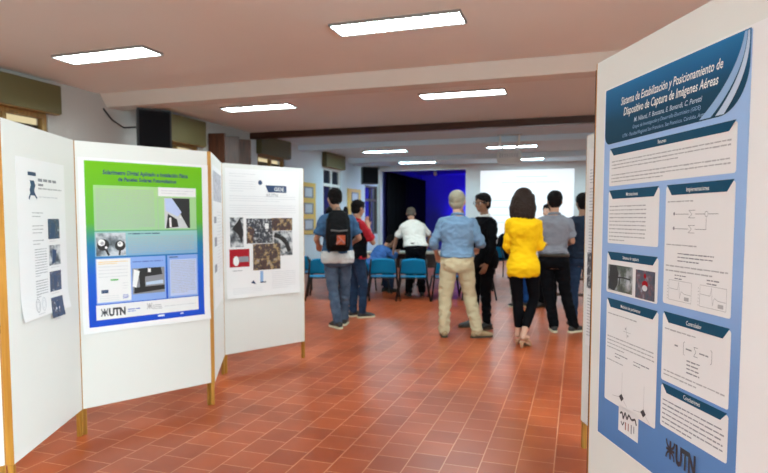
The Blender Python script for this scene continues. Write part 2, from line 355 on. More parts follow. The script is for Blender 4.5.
# black curtain along the left side of the stage
bm = new(); ring = []
n = 160
for i in range(n+1):
    y = 19.9+5.35*i/n; x = -6.45+.05*sin(i*.95)+.02*sin(i*2.3); ring.append((x, y))
rs = [[bm.verts.new((x+dx, y, z)) for x, y in ring] for dx, z in ((0, .06), (0, 3.03), (-.02, 3.03), (-.02, .06))]
for a, b in ((0, 1), (1, 2), (2, 3), (3, 0)):
    for i in range(n): bm.faces.new((rs[a][i], rs[a][i+1], rs[b][i+1], rs[b][i]))
for e in (0, n): bm.faces.new([rs[k][e] for k in range(4)])
r = tag(empty('stage_curtain', (0, 0, 0)), 'tall black curtain at the left side of the blue-lit stage', 'curtain')
obj('curtain_cloth', bm, 'black_cloth', r, True)
bm = new(); tube(bm, [(-6.45, 19.85, 3.05), (-6.45, 25.3, 3.05)], .018); obj('curtain_rail', bm, 'black_metal', r)

def wall_frame(y0, y1, z0, z1, k, lab):
    r = tag(empty('picture_board', (XL, y0, z0)), lab, 'picture frame', 'yellow picture boards on the left wall')
    w, h = y1-y0, z1-z0; bm = new(); box(bm, .0, 0, 0, .035, w, h, .006); obj('board', bm, 'yellow_frame', r)
    for i in range(k):
        a = .19 if w < 1 else .27; zz = .11+(h-.09)/k*i; hh = (h-.09)/k-.13
        bm = new(); t = .035
        for q in ((a, zz, a+t, zz+hh), (w-a-t, zz, w-a, zz+hh), (a+t, zz, w-a-t, zz+t), (a+t, zz+hh-t, w-a-t, zz+hh)): box(bm, .0355, q[0], q[1], .055, q[2], q[3])
        f = obj('photo_frame', bm, 'ink_mid', r)
        bm = new(); box(bm, .0355, a+t, zz+t, .042, w-a-t, zz+hh-t); obj('photo_print', bm, 'ink_pale', f)
wall_frame(13.3, 14.2, .98, 2.31, 3, 'yellow board with three black-framed photos beside the white display panel')
wall_frame(16.5, 17.6, .98, 2.30, 3, 'yellow picture board on the left wall between the two men and the window')

# folding partition leaves stacked at the end of the dark beam
r = tag(empty('folding_partition', (XL, 9.5, 0)), 'reddish brown folding wooden partition stacked against the left wall under the dark beam', 'folding door')
pts = [(.03, 0.0), (.34, .05), (.05, .32), (.32, .55), (.06, .78), (.30, 1.0), (.08, 1.2)]
for (x0, y0), (x1, y1) in zip(pts, pts[1:]):
    d = V((x1-x0, y1-y0, 0)); n_ = V((-d.y, d.x, 0)).normalized()*.018; bm = new()
    loft(bm, [[(x0+n_.x, y0+n_.y, z), (x1+n_.x, y1+n_.y, z), (x1-n_.x, y1-n_.y, z), (x0-n_.x, y0-n_.y, z)] for z in (.02, 2.98)])
    obj('leaf', bm, 'red_wood', r)

# loudspeakers on wall brackets
def speaker(loc, rz, w, h, d, lab):
    r = tag(empty('loudspeaker', loc, rz), lab, 'loudspeaker', 'black wall loudspeakers'); bm = new()
    loft(bm, [[(-w/2, -d/2, z), (w/2, -d/2, z), (w/2*.78, d/2, z), (-w/2*.78, d/2, z)] for z in (0, h)])
    bmesh.ops.bevel(bm, geom=bm.edges[:], offset=.012, segments=2, affect='EDGES'); obj('cabinet', bm, 'black_plastic', r)
    bm = new(); box(bm, -w/2+.03, -d/2-.012, .03, w/2-.03, -d/2, h-.03, .005); obj('grille', bm, 'black_cloth', r)
    bm = new(); tube(bm, [(0, 0, h), (0, 0, h+.07)], .015); 
    c = V((cos(-rz), sin(-rz), 0)); Lb = abs(XL-loc[0])-.004; tube(bm, [(0, 0, h+.06), (-Lb*cos(rz), Lb*sin(rz), h+.06)], .015); obj('bracket', bm, 'steel', r)
    return r
speaker((-6.16, 7.42, 2.42), R(52), .50, .60, .34, 'large black loudspeaker hung high behind the green poster panel')
speaker((-6.1, 16.95, 2.43), R(35), .52, .52, .36, 'small far black loudspeaker high on the wall near the stage curtain')
bm = new(); tube(bm, [(XL+.01, 6.95, 3.0), (XL+.02, 7.1, 2.86), (XL+.1, 7.25, 2.76), (-6.3, 7.5, 2.8)], .012); tag(obj('speaker_cable', bm, 'black_plastic'), 'thin dark cable looping down to the large loudspeaker', 'cable')
# small par lamp on the stage ceiling
r = tag(empty('stage_lamp', (-4.9, 20.6, 2.98)), 'small stage lamp under the stage ceiling in front of the blue-lit wall', 'stage lamp')
bm = new(); tube(bm, [(0, 0, .05), (0, .12, -.02)], [.06, .07], 14); obj('lamp_can', bm, 'projector_shell', r, True)
bm = new(); tube(bm, [(0, .03, .05), (0, .03, .3)], .012); obj('yoke', bm, 'steel', r)

# projector
r = tag(empty('projector', (-1.44, 13.0, 2.64), R(4)), 'grey white projector hanging from the ceiling on two arms', 'projector')
bm = new(); box(bm, -.25, -.19, -.05, .25, .19, .20, .02); obj('body', bm, 'projector_shell', r, True)
bm = new(); tube(bm, [(.1, .19, .09), (.1, .24, .09)], .045, 16); obj('lens', bm, 'black_plastic', r, True)
for s in (-1, 1):
    bm = new(); tube(bm, [(s*.06, 0, .19), (s*.2, 0, .34), (s*.2, 0, .56)], .022); obj('mount_arm', bm, 'louvre', r)
bm = new(); box(bm, -.26, -.05, .545, .26, .05, .56); obj('ceiling_plate', bm, 'steel', r)
bm = new(); 
for k in range(8): box(bm, -.2+k*.05, -.193, .05, -.17+k*.05, -.19, .14)
obj('vent', bm, 'ink_grey', r)

# ---------------------------------------------------------------- display panels
PT, PB = 1.885, .17
def panel(a, b, lab, group='white display panels', PT=PT, wood_m='panel_wood'):
    a = V((*a, 0)); b = V((*b, 0)); d = b-a; w = d.length; r = tag(empty('display_panel', a, atan2(d.y, d.x)), lab, 'display panel', group)
    g = .004
    bm = new(); box(bm, g, .0, PB, w-g, .005, PT, .001); obj('front_sheet', bm, 'panel_white', r)
    bm = new(); box(bm, g, .031, PB, w-g, .036, PT, .001); obj('back_sheet', bm, 'panel_white', r)
    bm = new(); box(bm, g+.022, .0055, PT-.03, w-g-.022, .0305, PT-.002); obj('rail', bm, 'panel_wood', r)
    bm = new(); box(bm, g+.022, .0055, PB+.002, w-g-.022, .0305, PB+.03); obj('rail', bm, 'panel_wood', r)
    for x0 in (g, w-g-.022):
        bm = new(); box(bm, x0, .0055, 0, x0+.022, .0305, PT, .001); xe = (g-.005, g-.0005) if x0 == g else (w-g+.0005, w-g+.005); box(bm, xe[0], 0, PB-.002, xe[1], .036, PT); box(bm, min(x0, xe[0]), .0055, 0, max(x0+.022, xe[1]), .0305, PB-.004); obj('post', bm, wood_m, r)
    return r, w
P0=(-2.65,2.125);P1=(-3.005,2.9);P2=(-2.58,3.69);P3=(-2.99,4.48);P4=(-2.57,5.25);R0=(.048,2.047);R9=(.431,1.211);S0=(.04,3.70);S9=(.36,2.86)
pA,_ = panel((-3.052, 1.315), (-2.685, 2.108), 'white display panel cut off at the far left edge of the photo')
pB,_ = panel(P0, P1, 'white display panel with the tall narrow white poster, leftmost whole one')
pC,_ = panel(P1, P2, 'white display panel carrying the green and blue poster')
pD,_ = panel((P2[0]+.020, P2[1]+.011), P3, 'white display panel seen nearly edge-on right of the green poster')
pE,_ = panel(P3, P4, 'white display panel with the photo collage poster, farthest on the left')
pF,_ = panel(R0, R9, 'large white display panel close on the right with the dark blue poster', PT=1.897)
pG,_ = panel(S0, S9, 'white display panel seen edge-on behind the big right-hand one')
pH,_ = panel((.38, 2.83), (.046, 2.082), 'white display panel turned away behind the big right-hand panel, only its edge showing', wood_m='red_wood')  # posts get a darker wood that stands in for shade
# ---------------------------------------------------------------- posters
class Poster:
    def __init__(s, pan, name, lab, curl=0, vb=.9, umid=None, cat='poster'):
        s.r = tag(empty(name, (0, 0, 0)), lab, cat); s.r.location = pan.location; s.r.rotation_euler = pan.rotation_euler
        s.curl = curl; s.vb = vb; s.k = 0
    def warp(s, bm, off):
        if s.curl:
            for i in range(7):
                z = s.vb-.04*i
                bmesh.ops.bisect_plane(bm, geom=bm.verts[:]+bm.edges[:]+bm.faces[:], plane_co=(0, 0, z), plane_no=(0, 0, 1))
            for u in (.15, .3, .45, .6, .75):
                bmesh.ops.bisect_plane(bm, geom=bm.verts[:]+bm.edges[:]+bm.faces[:], plane_co=(u, 0, 0), plane_no=(1, 0, 0))
        for v in bm.verts:
            y = -.0012+v.co.y
            if s.curl and v.co.z < s.vb: y -= s.curl*((s.vb-v.co.z)/.2)**2*(1+.45*sin(v.co.x*9+1))
            v.co.y = y
    def sheet(s, u0, v0, u1, v1, m='paper'):
        bm = new(); box(bm, u0, -.0012, v0, u1, 0, v1); s.warp(bm, 0); return obj('sheet', bm, m, s.r)
    def poly(s, name, polys, m, layer, parent=None, mats=None):
        bm = new()
        for i, p in enumerate(polys):
            f = bm.faces.new([bm.verts.new((u, -.0016-.0005*layer, v)) for u, v in p])
            if mats: f.material_index = mats[i]
            if f.normal.y > 0: f.normal_flip()
        s.warp(bm, 0)
        me = bpy.data.meshes.new(name); bm.normal_update()
        for f in bm.faces:
            if f.normal.y > 0: f.normal_flip()
        bm.to_mesh(me); bm.free()
        for mm in (m if isinstance(m, (list, tuple)) else [m]): me.materials.append(M[mm])
        o = bpy.data.objects.new(name, me); COL.objects.link(o); o.parent = parent or s.r; return o
    def text(s, body, u0, u1, v, h, m, layer=3, parent=None, shear=0, bold=0, name='title_text', tilt=0):
        cu = bpy.data.curves.new('t', 'FONT'); cu.body = body; cu.size = 1; cu.shear = shear; cu.offset = bold; cu.resolution_u = 2
        o = bpy.data.objects.new('t', cu); COL.objects.link(o); dg = bpy.context.evaluated_depsgraph_get(); dg.update()
        me = bpy.data.meshes.new_from_object(o.evaluated_get(dg)); bpy.data.objects.remove(o)
        xs = [q.co.x for q in me.vertices]; a, b = min(xs), max(xs)
        bm = new(); bm.from_mesh(me); bpy.data.meshes.remove(me)
        for q in bm.verts:
            uu = u0+(q.co.x-a)/(b-a)*(u1-u0); q.co = V((uu, -.0016-.0005*layer, v+q.co.y/.72*h+tilt*(uu-u0)))
        s.warp(bm, 0); me = bpy.data.meshes.new(name); bm.to_mesh(me); bm.free()
        if len(me.polygons) and me.polygons[0].normal.y > 0: me.flip_normals()
        me.materials.append(M[m]); o = bpy.data.objects.new(name, me); COL.objects.link(o); o.parent = parent or s.r; return o
    def lines(s, u0, u1, vtop, n, dv, th, m='ink_grey', layer=2, parent=None, last=.6, name='text_lines', gaps=()):
        polys = []
        for i in range(n):
            if i in gaps: continue
            v = vtop-i*dv; e = u1 if (i < n-1 and i+1 not in gaps) else u0+(u1-u0)*last*random.uniform(.6, 1.1); x = u0
            e -= random.uniform(0, .02)*(u1-u0)
            while x < e-.004:
                w = min(random.uniform(1.6, 6.5)*th*1.3, e-x); hh = th*random.uniform(.75, 1.1)
                polys.append([(x, v-hh), (x+w, v-hh), (x+w, v), (x, v)]); x += w+th*.8
        return s.poly(name, polys, m, layer, parent)
def rr(u0, v0, u1, v1, r=.01, rs=None, n=6):
    rs = rs or (r, r, r, r); P = []
    for (cx, cy, a0), q in zip(((u1, v1, 0), (u0, v1, 90), (u0, v0, 180), (u1, v0, 270)), rs):
        sx = -1 if cx == u1 else 1; sy = -1 if cy == v1 else 1
        if q <= 0: P.append((cx, cy)); continue
        for k in range(n+1): a = R(a0+90*k/n); P.append((cx+sx*q+q*cos(a), cy+sy*q+q*sin(a)))
    return P
def stroke(pts, w):
    out = []
    for (a, b), (c, d) in zip(pts, pts[1:]):
        L = math.hypot(c-a, d-b) or 1; x, y = -(d-b)/L*w/2, (c-a)/L*w/2
        out.append([(a+x, b+y), (a-x, b-y), (c-x, d-y), (c+x, d+y)])
    return out
def circ(u, v, r, n=20, sy=1): return [(u+r*cos(2*pi*k/n), v+r*sy*sin(2*pi*k/n)) for k in range(n)]
def utn_mark(u, v, h):
    """vertical bar with two facing arcs and a crossbar"""
    w = h*.8; P = stroke([(u+w/2, v), (u+w/2, v+h)], h*.16)+stroke([(u, v+h/2), (u+w, v+h/2)], h*.14)
    for s in (1, -1):
        P += stroke([(u+w/2+w*.5*cos(a), v+h/2+s*(h*.5-h*.42*sin(a))) for a in [pi*k/8 for k in range(9)]], h*.13)
    return P

# ---- the big dark blue poster on the right-hand panel
gradient('poster_blue', [(0, (.085, .20, .46)), (.35, (.15, .30, .62)), (.62, (.30, .47, .80)), (1, (.34, .53, .86))], .70, 1.62, .3)
gradient('header_teal', [(0, (.008, .040, .075)), (.45, (.010, .065, .13)), (.8, (.018, .14, .33)), (1, (.025, .20, .46))], 1.60, 1.82, .3, nz=.12)
mat('tab_teal', (.008, .070, .14), .6, spec=.12); mat('swoosh', (.27, .46, .75), .3); mat('swoosh_pale', (.50, .62, .80), .3); mat('box_white', (.80, .81, .83), .6)
photo('photo_drone', [(.02, .03, .03), (.07, .09, .06), (.30, .33, .36), (.50, .53, .58)], 18, 2)
photo('photo_device', [(.01, .01, .02), (.04, .06, .10), (.12, .05, .07), (.25, .3, .38)], 30, 5)
random.seed(21)
q = Poster(pF, 'poster', 'large dark blue and pale blue research poster with white boxes, on the close right-hand panel')
q.sheet(.050, .712, .90, 1.794, 'paper')
q.r.scale = (.913, 1, 1.011); q.r.location = (R0[0]+.415*.019, R0[1]-.909*.019, 1.4*(1-1.010))
q.poly('background_print', [rr(.056, .716, .742, 1.786, .002)], 'poster_blue', 0)
hb = q.poly('header_band', [rr(.060, 1.623, .738, 1.789, rs=(.002, .002, .03, .10), n=12)], 'header_teal', 1)
def arc(a, b, c, w0, w1, n=18):
    P = [((1-t)**2*a[0]+2*t*(1-t)*b[0]+t*t*c[0], (1-t)**2*a[1]+2*t*(1-t)*b[1]+t*t*c[1]) for t in [k/n for k in range(n+1)]]
    return [p for p in P], w0, w1
def swoosh(a, b, c, w):
    P, _, _ = arc(a, b, c, 0, 0); top = []; bot = []
    for i, (x, y) in enumerate(P):
        t = i/(len(P)-1); ww = w*(.18+.82*t)/2; top.append((x-ww*1.2, y)); bot.append((x+ww*1.2, y))
    return top+bot[::-1]
q.poly('swoosh', [swoosh((.722, 1.786), (.712, 1.70), (.585, 1.626), .038)], 'swoosh', 2, hb)
q.poly('swoosh', [swoosh((.731, 1.786), (.735, 1.70), (.640, 1.626), .026)], 'swoosh_pale', 2, hb)
q.text('Sistema de Estabilización y Posicionamiento de', 0.164, 0.648, 1.728, .023, 'ink_white', 3, hb, .25, .012)
q.text('Dispositivo de Captura de Imágenes Aéreas', 0.182, 0.633, 1.696, .023, 'ink_white', 3, hb, .25, .012)
q.text('M. Nilsoti, F. Bossana, E. Bonardi, C. Peretti', 0.246, 0.573, 1.669, .013, 'swoosh_pale', 3, hb, .25, .008, 'author_text')
q.text('Grupo de Investigación y Desarrollo Electrónico (GIDE)', 0.239, 0.568, 1.651, .010, 'swoosh', 3, hb, .2, 0, 'author_text')
q.text('UTN - Facultad Regional San Francisco, San Francisco, Córdoba, Argentina', 0.179, 0.613, 1.633, .010, 'swoosh', 3, hb, .2, 0, 'author_text')
def cbox(u0, v0, u1, v1, head, hs=.0125, inset=.010):
    b = q.poly('content_box', [rr(u0, v0, u1, v1, .007)], 'box_white', 1)
    hh = min(.026, (v1-v0)*.2); s = min(.028, (u1-u0)*.1)
    q.poly('heading_tab', [[(u0+.004, v1+.004), (u0+s, v1+.004-hh), (u1-s, v1+.004-hh), (u1-.004, v1+.004)]], 'tab_teal', 2, b)
    w = len(head)*hs*.46; c = (u0+u1)/2
    q.text(head, c-w/2, c+w/2, v1-hh+.0105, hs*.85, 'ink_white', 3, b, 0, .006, 'heading_text'); return b
b = cbox(.095, 1.495, .705, 1.604, 'Resumen')
q.lines(.112, .69, 1.569, 7, .0100, .0034, parent=b, gaps=(3,), last=.75)
b = cbox(.095, 1.322, .395, 1.478, 'Motivaciones')
q.lines(.105, .33, 1.435, 10, .0112, .0034, parent=b, last=.5, gaps=())
b = cbox(.427, 1.180, .706, 1.478, 'Implementaciones')
q.lines(.437, .62, 1.441, 1, .01, .0035, parent=b, last=1.0)
D = []
for v in (1.408, 1.372):
    D += stroke([(.475, v), (.533, v)], .0014)+stroke([(.560, v), (.60, v)], .0014)
    D += [circ(.469, v+.001, .0045, 8)]
D += stroke([(.533, 1.417), (.547, 1.408), (.533, 1.399)], .0012)+stroke([(.533, 1.417), (.56, 1.417)], .0012)+stroke([(.533, 1.399), (.56, 1.399)], .0012)
D += stroke([(.533, 1.381), (.547, 1.372), (.533, 1.363)], .0012)+stroke([(.533, 1.381), (.56, 1.381)], .0012)+stroke([(.533, 1.363), (.56, 1.363)], .0012)
D += stroke([(.605, 1.40), (.605, 1.372), (.595, 1.372)], .0014)+stroke([(.61, 1.408), (.65, 1.408)], .0014)+stroke(circ(.605, 1.408, .006)+[(.611, 1.408)], .0013)
q.poly('block_diagram', D, 'ink_mid', 2, b)
q.lines(.437, .57, 1.333, 1, .01, .0035, parent=b, last=1.0)
q.lines(.49, .64, 1.312, 3, .009, .003, 'ink_mid', parent=b, last=.8, name='formula')
q.lines(.437, .695, 1.280, 2, .012, .0035, parent=b, last=.85)
for u in (.455, .590):
    P = stroke([(u, 1.243), (u, 1.193), (u+.10, 1.193), (u+.10, 1.243), (u, 1.243)], .0011)
    pts = [(u+.002, 1.222), (u+.03, 1.221), (u+.04, 1.221), (u+.045, 1.24), (u+.05, 1.20), (u+.056, 1.218), (u+.07, 1.213), (u+.098, 1.212)]
    P += stroke(pts, .0013)+[[(u+.07, 1.197), (u+.09, 1.197), (u+.09, 1.206), (u+.07, 1.206)]]
    P += sum([stroke([(u-.008, 1.195+k*.008), (u-.003, 1.195+k*.008)], .0015) for k in range(6)], [])
    q.poly('plot', P, 'ink_grey', 2, b)
    q.lines(u+.025, u+.075, 1.2575, 2, .008, .003, 'ink_mid', parent=b, last=.7, name='formula')
b = cbox(.095, 1.172, .400, 1.292, 'Sistema de captura', .0115)
ph = q.poly('photo_print', [[(.106, 1.180), (.262, 1.180), (.262, 1.258), (.106, 1.258)]], 'photo_drone', 2, b)
q.poly('photo_detail', [[(.112, 1.185), (.15, 1.18), (.17, 1.2), (.175, 1.235), (.16, 1.257), (.118, 1.257)]]+stroke([(.11, 1.219), (.20, 1.224), (.25, 1.222)], .0045)+stroke([(.247, 1.232), (.251, 1.212)], .004)+stroke([(.185, 1.224), (.18, 1.197)], .006), 'black_plastic', 3, ph)
ph = q.poly('photo_print', [[(.280, 1.176), (.386, 1.176), (.386, 1.255), (.280, 1.255)]], 'photo_device', 2, b)
q.poly('photo_detail', [circ(.334, 1.218, .016, 14, .6), circ(.333, 1.240, .007, 10)], 'red_cloth', 3, ph)
q.poly('photo_detail', [circ(.334, 1.207, .014, 14, .6)], 'ink_pale', 4, ph)
b = cbox(.100, .838, .408, 1.150, 'Medición de parámetros', .0115)
q.lines(.112, .385, 1.110, 1, .01, .0035, parent=b, last=1)
q.poly('formula', stroke([(.235, 1.085), (.235, 1.05)], .0013)+stroke([(.215, 1.068), (.26, 1.068)], .0013)+[circ(.228, 1.077, .004, 6), circ(.243, 1.058, .004, 6)], 'ink_grey', 2, b)
q.lines(.112, .395, 1.040, 4, .011, .0034, parent=b, last=.5)
q.lines(.165, .245, .993, 2, .009, .003, 'ink_mid', parent=b, name='formula'); q.lines(.28, .37, .993, 2, .009, .003, 'ink_mid', parent=b, name='formula')
q.lines(.112, .26, .968, 1, .01, .0034, parent=b, last=1)
for u, v in ((.215, .870), (.345, .862)):
    q.poly('axis_sketch', stroke([(u, v), (u, v+.075)], .0013)+stroke([(u, v), (u-.06, v-.008)], .0013)+stroke([(u, v), (u+.035, v-.02)], .0013), 'ink_grey', 2, b)
    q.poly('axis_sketch', [[(u-.016, v), (u, v-.012), (u+.014, v), (u, v+.011)]], 'ink', 3, b)
b = cbox(.430, .980, .710, 1.155, 'Controlador')
q.lines(.442, .60, 1.118, 1, .01, .0035, parent=b, last=1)
q.poly('formula', stroke([(.535, 1.098), (.530, 1.095), (.530, 1.068), (.535, 1.065)], .0015)+stroke([(.640, 1.098), (.645, 1.095), (.645, 1.068), (.640, 1.065)], .0015)+stroke([(.590, 1.092), (.574, 1.092), (.582, 1.081), (.574, 1.070), (.590, 1.070)], .0015), 'ink_mid', 2, b)
q.lines(.49, .527, 1.083, 1, .01, .004, 'ink_mid', parent=b, name='formula'); q.lines(.54, .57, 1.083, 1, .01, .004, 'ink_mid', parent=b, name='formula', last=1); q.lines(.596, .636, 1.083, 1, .01, .004, 'ink_mid', parent=b, name='formula', last=1)
q.lines(.545, .60, 1.055, 4, .0095, .0035, 'ink_mid', parent=b, name='formula', last=1)
q.lines(.442, .70, 1.010, 2, .0105, .0035, parent=b, last=.7)
b = cbox(.432, .860, .712, .968, 'Conclusiones')
q.lines(.442, .70, .932, 6, .0118, .0036, 'ink_mid', parent=b, last=.6)
lg = q.poly('logo_box', [[(.198, .768), (.318, .768), (.318, .845), (.198, .845)]], 'box_white', 1)
q.poly('logo', stroke([(.208, .822), (.222, .828), (.228, .810), (.24, .832), (.252, .815), (.262, .832), (.28, .822), (.30, .83), (.308, .815)], .006)+stroke([(.215, .80), (.225, .79), (.235, .803)], .004), 'ink', 2, lg)
q.poly('logo', stroke([(.245, .805), (.245, .782)], .006)+stroke([(.262, .806), (.262, .784)], .005), 'lips', 3, lg)
q.poly('logo', stroke([(.28, .808), (.28, .782)], .006)+stroke([(.295, .808), (.295, .788)], .005), 'ink_mid', 3, lg)
q.text('UTN', .512, .598, .786, .048, 'ink', 4, None, 0, .05, 'logo_text')
q.poly('logo', utn_mark(.468, .786, .048), 'ink', 4)

# ---- green and blue poster
gradient('green_blue', [(0, (.015, .07, .58)), (.32, (.02, .12, .62)), (.50, (.03, .22, .40)), (.64, (.12, .45, .04)), (1, (.17, .50, .012))], .69, 1.77, .35, nz=.02)
gradient('box_green', [(0, (.30, .55, .52)), (.3, (.36, .62, .34)), (1, (.40, .66, .28))], 1.20, 1.62, .4, nz=.02)
gradient('box_teal', [(0, (.22, .42, .66)), (1, (.34, .60, .58))], 1.15, 1.32, .4)
mat('box_blue', (.24, .40, .82), .4); mat('box_pale_blue', (.50, .60, .88), .4, var=.06, vscale=60)
photo('photo_dish', [(.05, .06, .07), (.20, .24, .28), (.55, .6, .66), (.7, .74, .8)], 9, 1)
random.seed(22)
q = Poster(pC, 'poster', 'bright green to deep blue gradient poster with dark blue title, second panel from the left', .012, .82)
q.sheet(.018, .655, .895, 1.785, 'paper')
q.poly('background_print', [rr(.055, .693, .848, 1.766, .001)], 'green_blue', 0)
q.text('Solarímetro Digital Aplicado a Instalación Física', .165, .742, 1.684, .028, 'ink_blue', 2, None, .1, .035)
q.text('de Paneles Solares Fotovoltaicos', .26, .655, 1.643, .026, 'ink_blue', 2, None, .1, .035)
b = q.poly('content_box', [rr(.105, 1.318, .80, 1.612, .001)], 'box_green', 1)
q.poly('divider', stroke([(.52, 1.318), (.52, 1.60)], .002)+stroke([(.52, 1.54), (.80, 1.54)], .002), 'ink_grey', 3, b)
q.lines(.118, .50, 1.588, 23, .0115, .004, 'ink_grey', parent=b, last=.8)
q.poly('caption_box', [rr(.525, 1.55, .798, 1.612, .001)], 'box_white', 2, b)
q.lines(.545, .78, 1.592, 2, .018, .005, 'ink_pale', 3, parent=b, last=.9)
ph = q.poly('photo_print', [[(.565, 1.328), (.75, 1.328), (.75, 1.538), (.565, 1.538)]], 'ink_pale', 2, b)
q.poly('photo_detail', [[(.62, 1.538), (.75, 1.538), (.75, 1.328), (.735, 1.33)], [(.575, 1.328), (.665, 1.338), (.655, 1.39), (.59, 1.43)]], 'black_plastic', 3, ph)
q.poly('photo_detail', [[(.57, 1.535), (.62, 1.538), (.69, 1.44), (.66, 1.41), (.575, 1.45)]], 'box_pale_blue', 4, ph)
q.poly('photo_detail', [[(.60, 1.335), (.615, 1.335), (.612, 1.405), (.597, 1.40)], [(.675, 1.40), (.685, 1.40), (.685, 1.41), (.675, 1.41)]], 'box_white', 5, ph)
b = q.poly('content_box', [rr(.105, 1.148, .802, 1.312, .001)], 'box_teal', 1)
q.lines(.315, .55, 1.298, 1, .01, .007, 'ink_blue', parent=b, last=1)
q.lines(.315, .785, 1.275, 10, .0118, .004, 'ink_grey', parent=b, last=.9)
ph = q.poly('photo_print', [[(.112, 1.152), (.298, 1.152), (.298, 1.302), (.112, 1.302)]], 'photo_dish', 2, b)
q.poly('photo_detail', [circ(.155, 1.225, .038), circ(.262, 1.218, .034)]+stroke([(.16, 1.22), (.19, 1.155)], .014)+stroke([(.265, 1.21), (.255, 1.155)], .012), 'black_plastic', 3, ph)
q.poly('photo_detail', [circ(.145, 1.24, .022), circ(.262, 1.228, .018), circ(.173, 1.207, .008)], 'ink_white', 4, ph)
q.poly('photo_detail', [circ(.149, 1.236, .011), circ(.258, 1.232, .008)], 'ink_grey', 5, ph)
b = q.poly('content_box', [rr(.105, .838, .565, 1.138, .001)], 'box_blue', 1)
c = q.poly('circuit_sheet', [rr(.110, .848, .325, 1.132, .001)], 'box_white', 2, b)
q.lines(.122, .31, 1.115, 2, .012, .004, 'yellow_frame', 3, parent=c); q.lines(.122, .31, 1.083, 4, .022, .004, 'ink_pale', 3, parent=c, last=.9)
q.lines(.195, .245, .998, 1, .01, .010, 'ink_green', 3, parent=c, last=1); q.lines(.135, .18, .93, 2, .012, .012, 'ink_blue', 3, parent=c, last=1)
q.lines(.27, .31, .89, 3, .010, .005, 'ink_line_blue', 3, parent=c, last=1); q.lines(.27, .31, .97, 3, .018, .003, 'ink_pale', 3, parent=c, last=1); q.lines(.125, .25, .89, 3, .014, .003, 'ink_pale', 3, parent=c, last=1)
q.lines(.34, .54, 1.108, 1, .01, .008, 'ink_line_blue', parent=b, last=1)
ph = q.poly('photo_print', [[(.335, .885), (.555, .885), (.555, 1.06), (.335, 1.06)]], 'ink_mid', 2, b)
q.poly('photo_detail', [[(.345, .890), (.555, .905), (.555, .935), (.345, .93)], [(.385, .93), (.42, .93), (.42, 1.06), (.375, 1.055)], [(.42, 1.0), (.54, 1.01), (.53, 1.06), (.42, 1.06)]], 'black_plastic', 3, ph)
q.poly('photo_detail', [[(.425, .942), (.545, .945), (.545, .972), (.425, .962)]], 'swoosh_pale', 3, ph)
q.poly('photo_detail', [[(.335, .94), (.36, .93), (.385, 1.04), (.345, 1.055)], [(.44, 1.03), (.46, 1.03), (.46, 1.055), (.44, 1.055)]], 'ink_white', 4, ph)
b = q.poly('content_box', [rr(.578, .838, .802, 1.138, .001)], 'box_blue', 1)
q.poly('text_area', [rr(.595, .850, .792, 1.108, .001)], 'box_pale_blue', 2, b); q.lines(.592, .69, 1.128, 1, .01, .008, 'ink_blue', 3, parent=b, last=1)
q.lines(.602, .785, 1.098, 20, .0118, .004, 'ink_grey', 3, parent=b, last=.8)
b = q.poly('footer_strip', [rr(.10, .735, .802, .832, .001)], 'box_white', 1)
q.poly('logo', utn_mark(.132, .757, .05), 'ink', 2, b); q.text('UTN', .178, .285, .757, .05, 'ink', 2, b, 0, .05, 'logo_text')
q.lines(.30, .385, .79, 2, .014, .006, 'ink_line_blue', 2, parent=b, last=1); q.poly('logo', utn_mark(.43, .775, .04), 'ink_grey', 2, b)
q.lines(.465, .53, .80, 3, .012, .005, 'ink_grey', 2, parent=b, last=1); q.lines(.55, .785, .785, 1, .01, .005, 'ink_pale', 2, parent=b, last=1)

# ---- collage poster on the farthest left panel
photo('photo_crowd', [(.01, .01, .02), (.05, .06, .09), (.02, .02, .02), (.35, .38, .42), (.7, .72, .75)], 32, 3)
photo('photo_stage', [(.02, .015, .02), (.10, .05, .04), (.03, .03, .05), (.45, .30, .12), (.3, .3, .35)], 26, 8)
photo('photo_outdoor', [(.02, .02, .03), (.12, .14, .16), (.55, .57, .6), (.72, .74, .75)], 16, 6)
random.seed(23)
q = Poster(pE, 'poster', 'white poster with a collage of six photos and a dark blue logo, farthest left panel', .014, .80)
q.sheet(.03, .672, .815, 1.845, 'paper')
q.lines(.07, .34, 1.80, 8, .022, .004, 'ink_pale', parent=None, last=.8, gaps=(2,)); q.lines(.07, .78, 1.60, 9, .021, .004, 'ink_pale', last=.8, gaps=(3,))
q.poly('logo', [circ(.385, 1.727, .022)], 'ink_blue', 1); b = q.poly('logo_box', [[(.44, 1.705), (.672, 1.705), (.672, 1.64), (.47, 1.64)]], 'ink_blue', 1)
q.text('GIDE', .535, .645, 1.655, .034, 'ink_pale', 2, b, 0, .03, 'logo_text'); q.poly('logo', utn_mark(.45, 1.598, .03), 'ink_grey', 1); q.text('UTN', .48, .575, 1.598, .03, 'ink_grey', 1, None, 0, .03, 'logo_text'); q.lines(.60, .68, 1.62, 2, .012, .003, 'ink_pale')
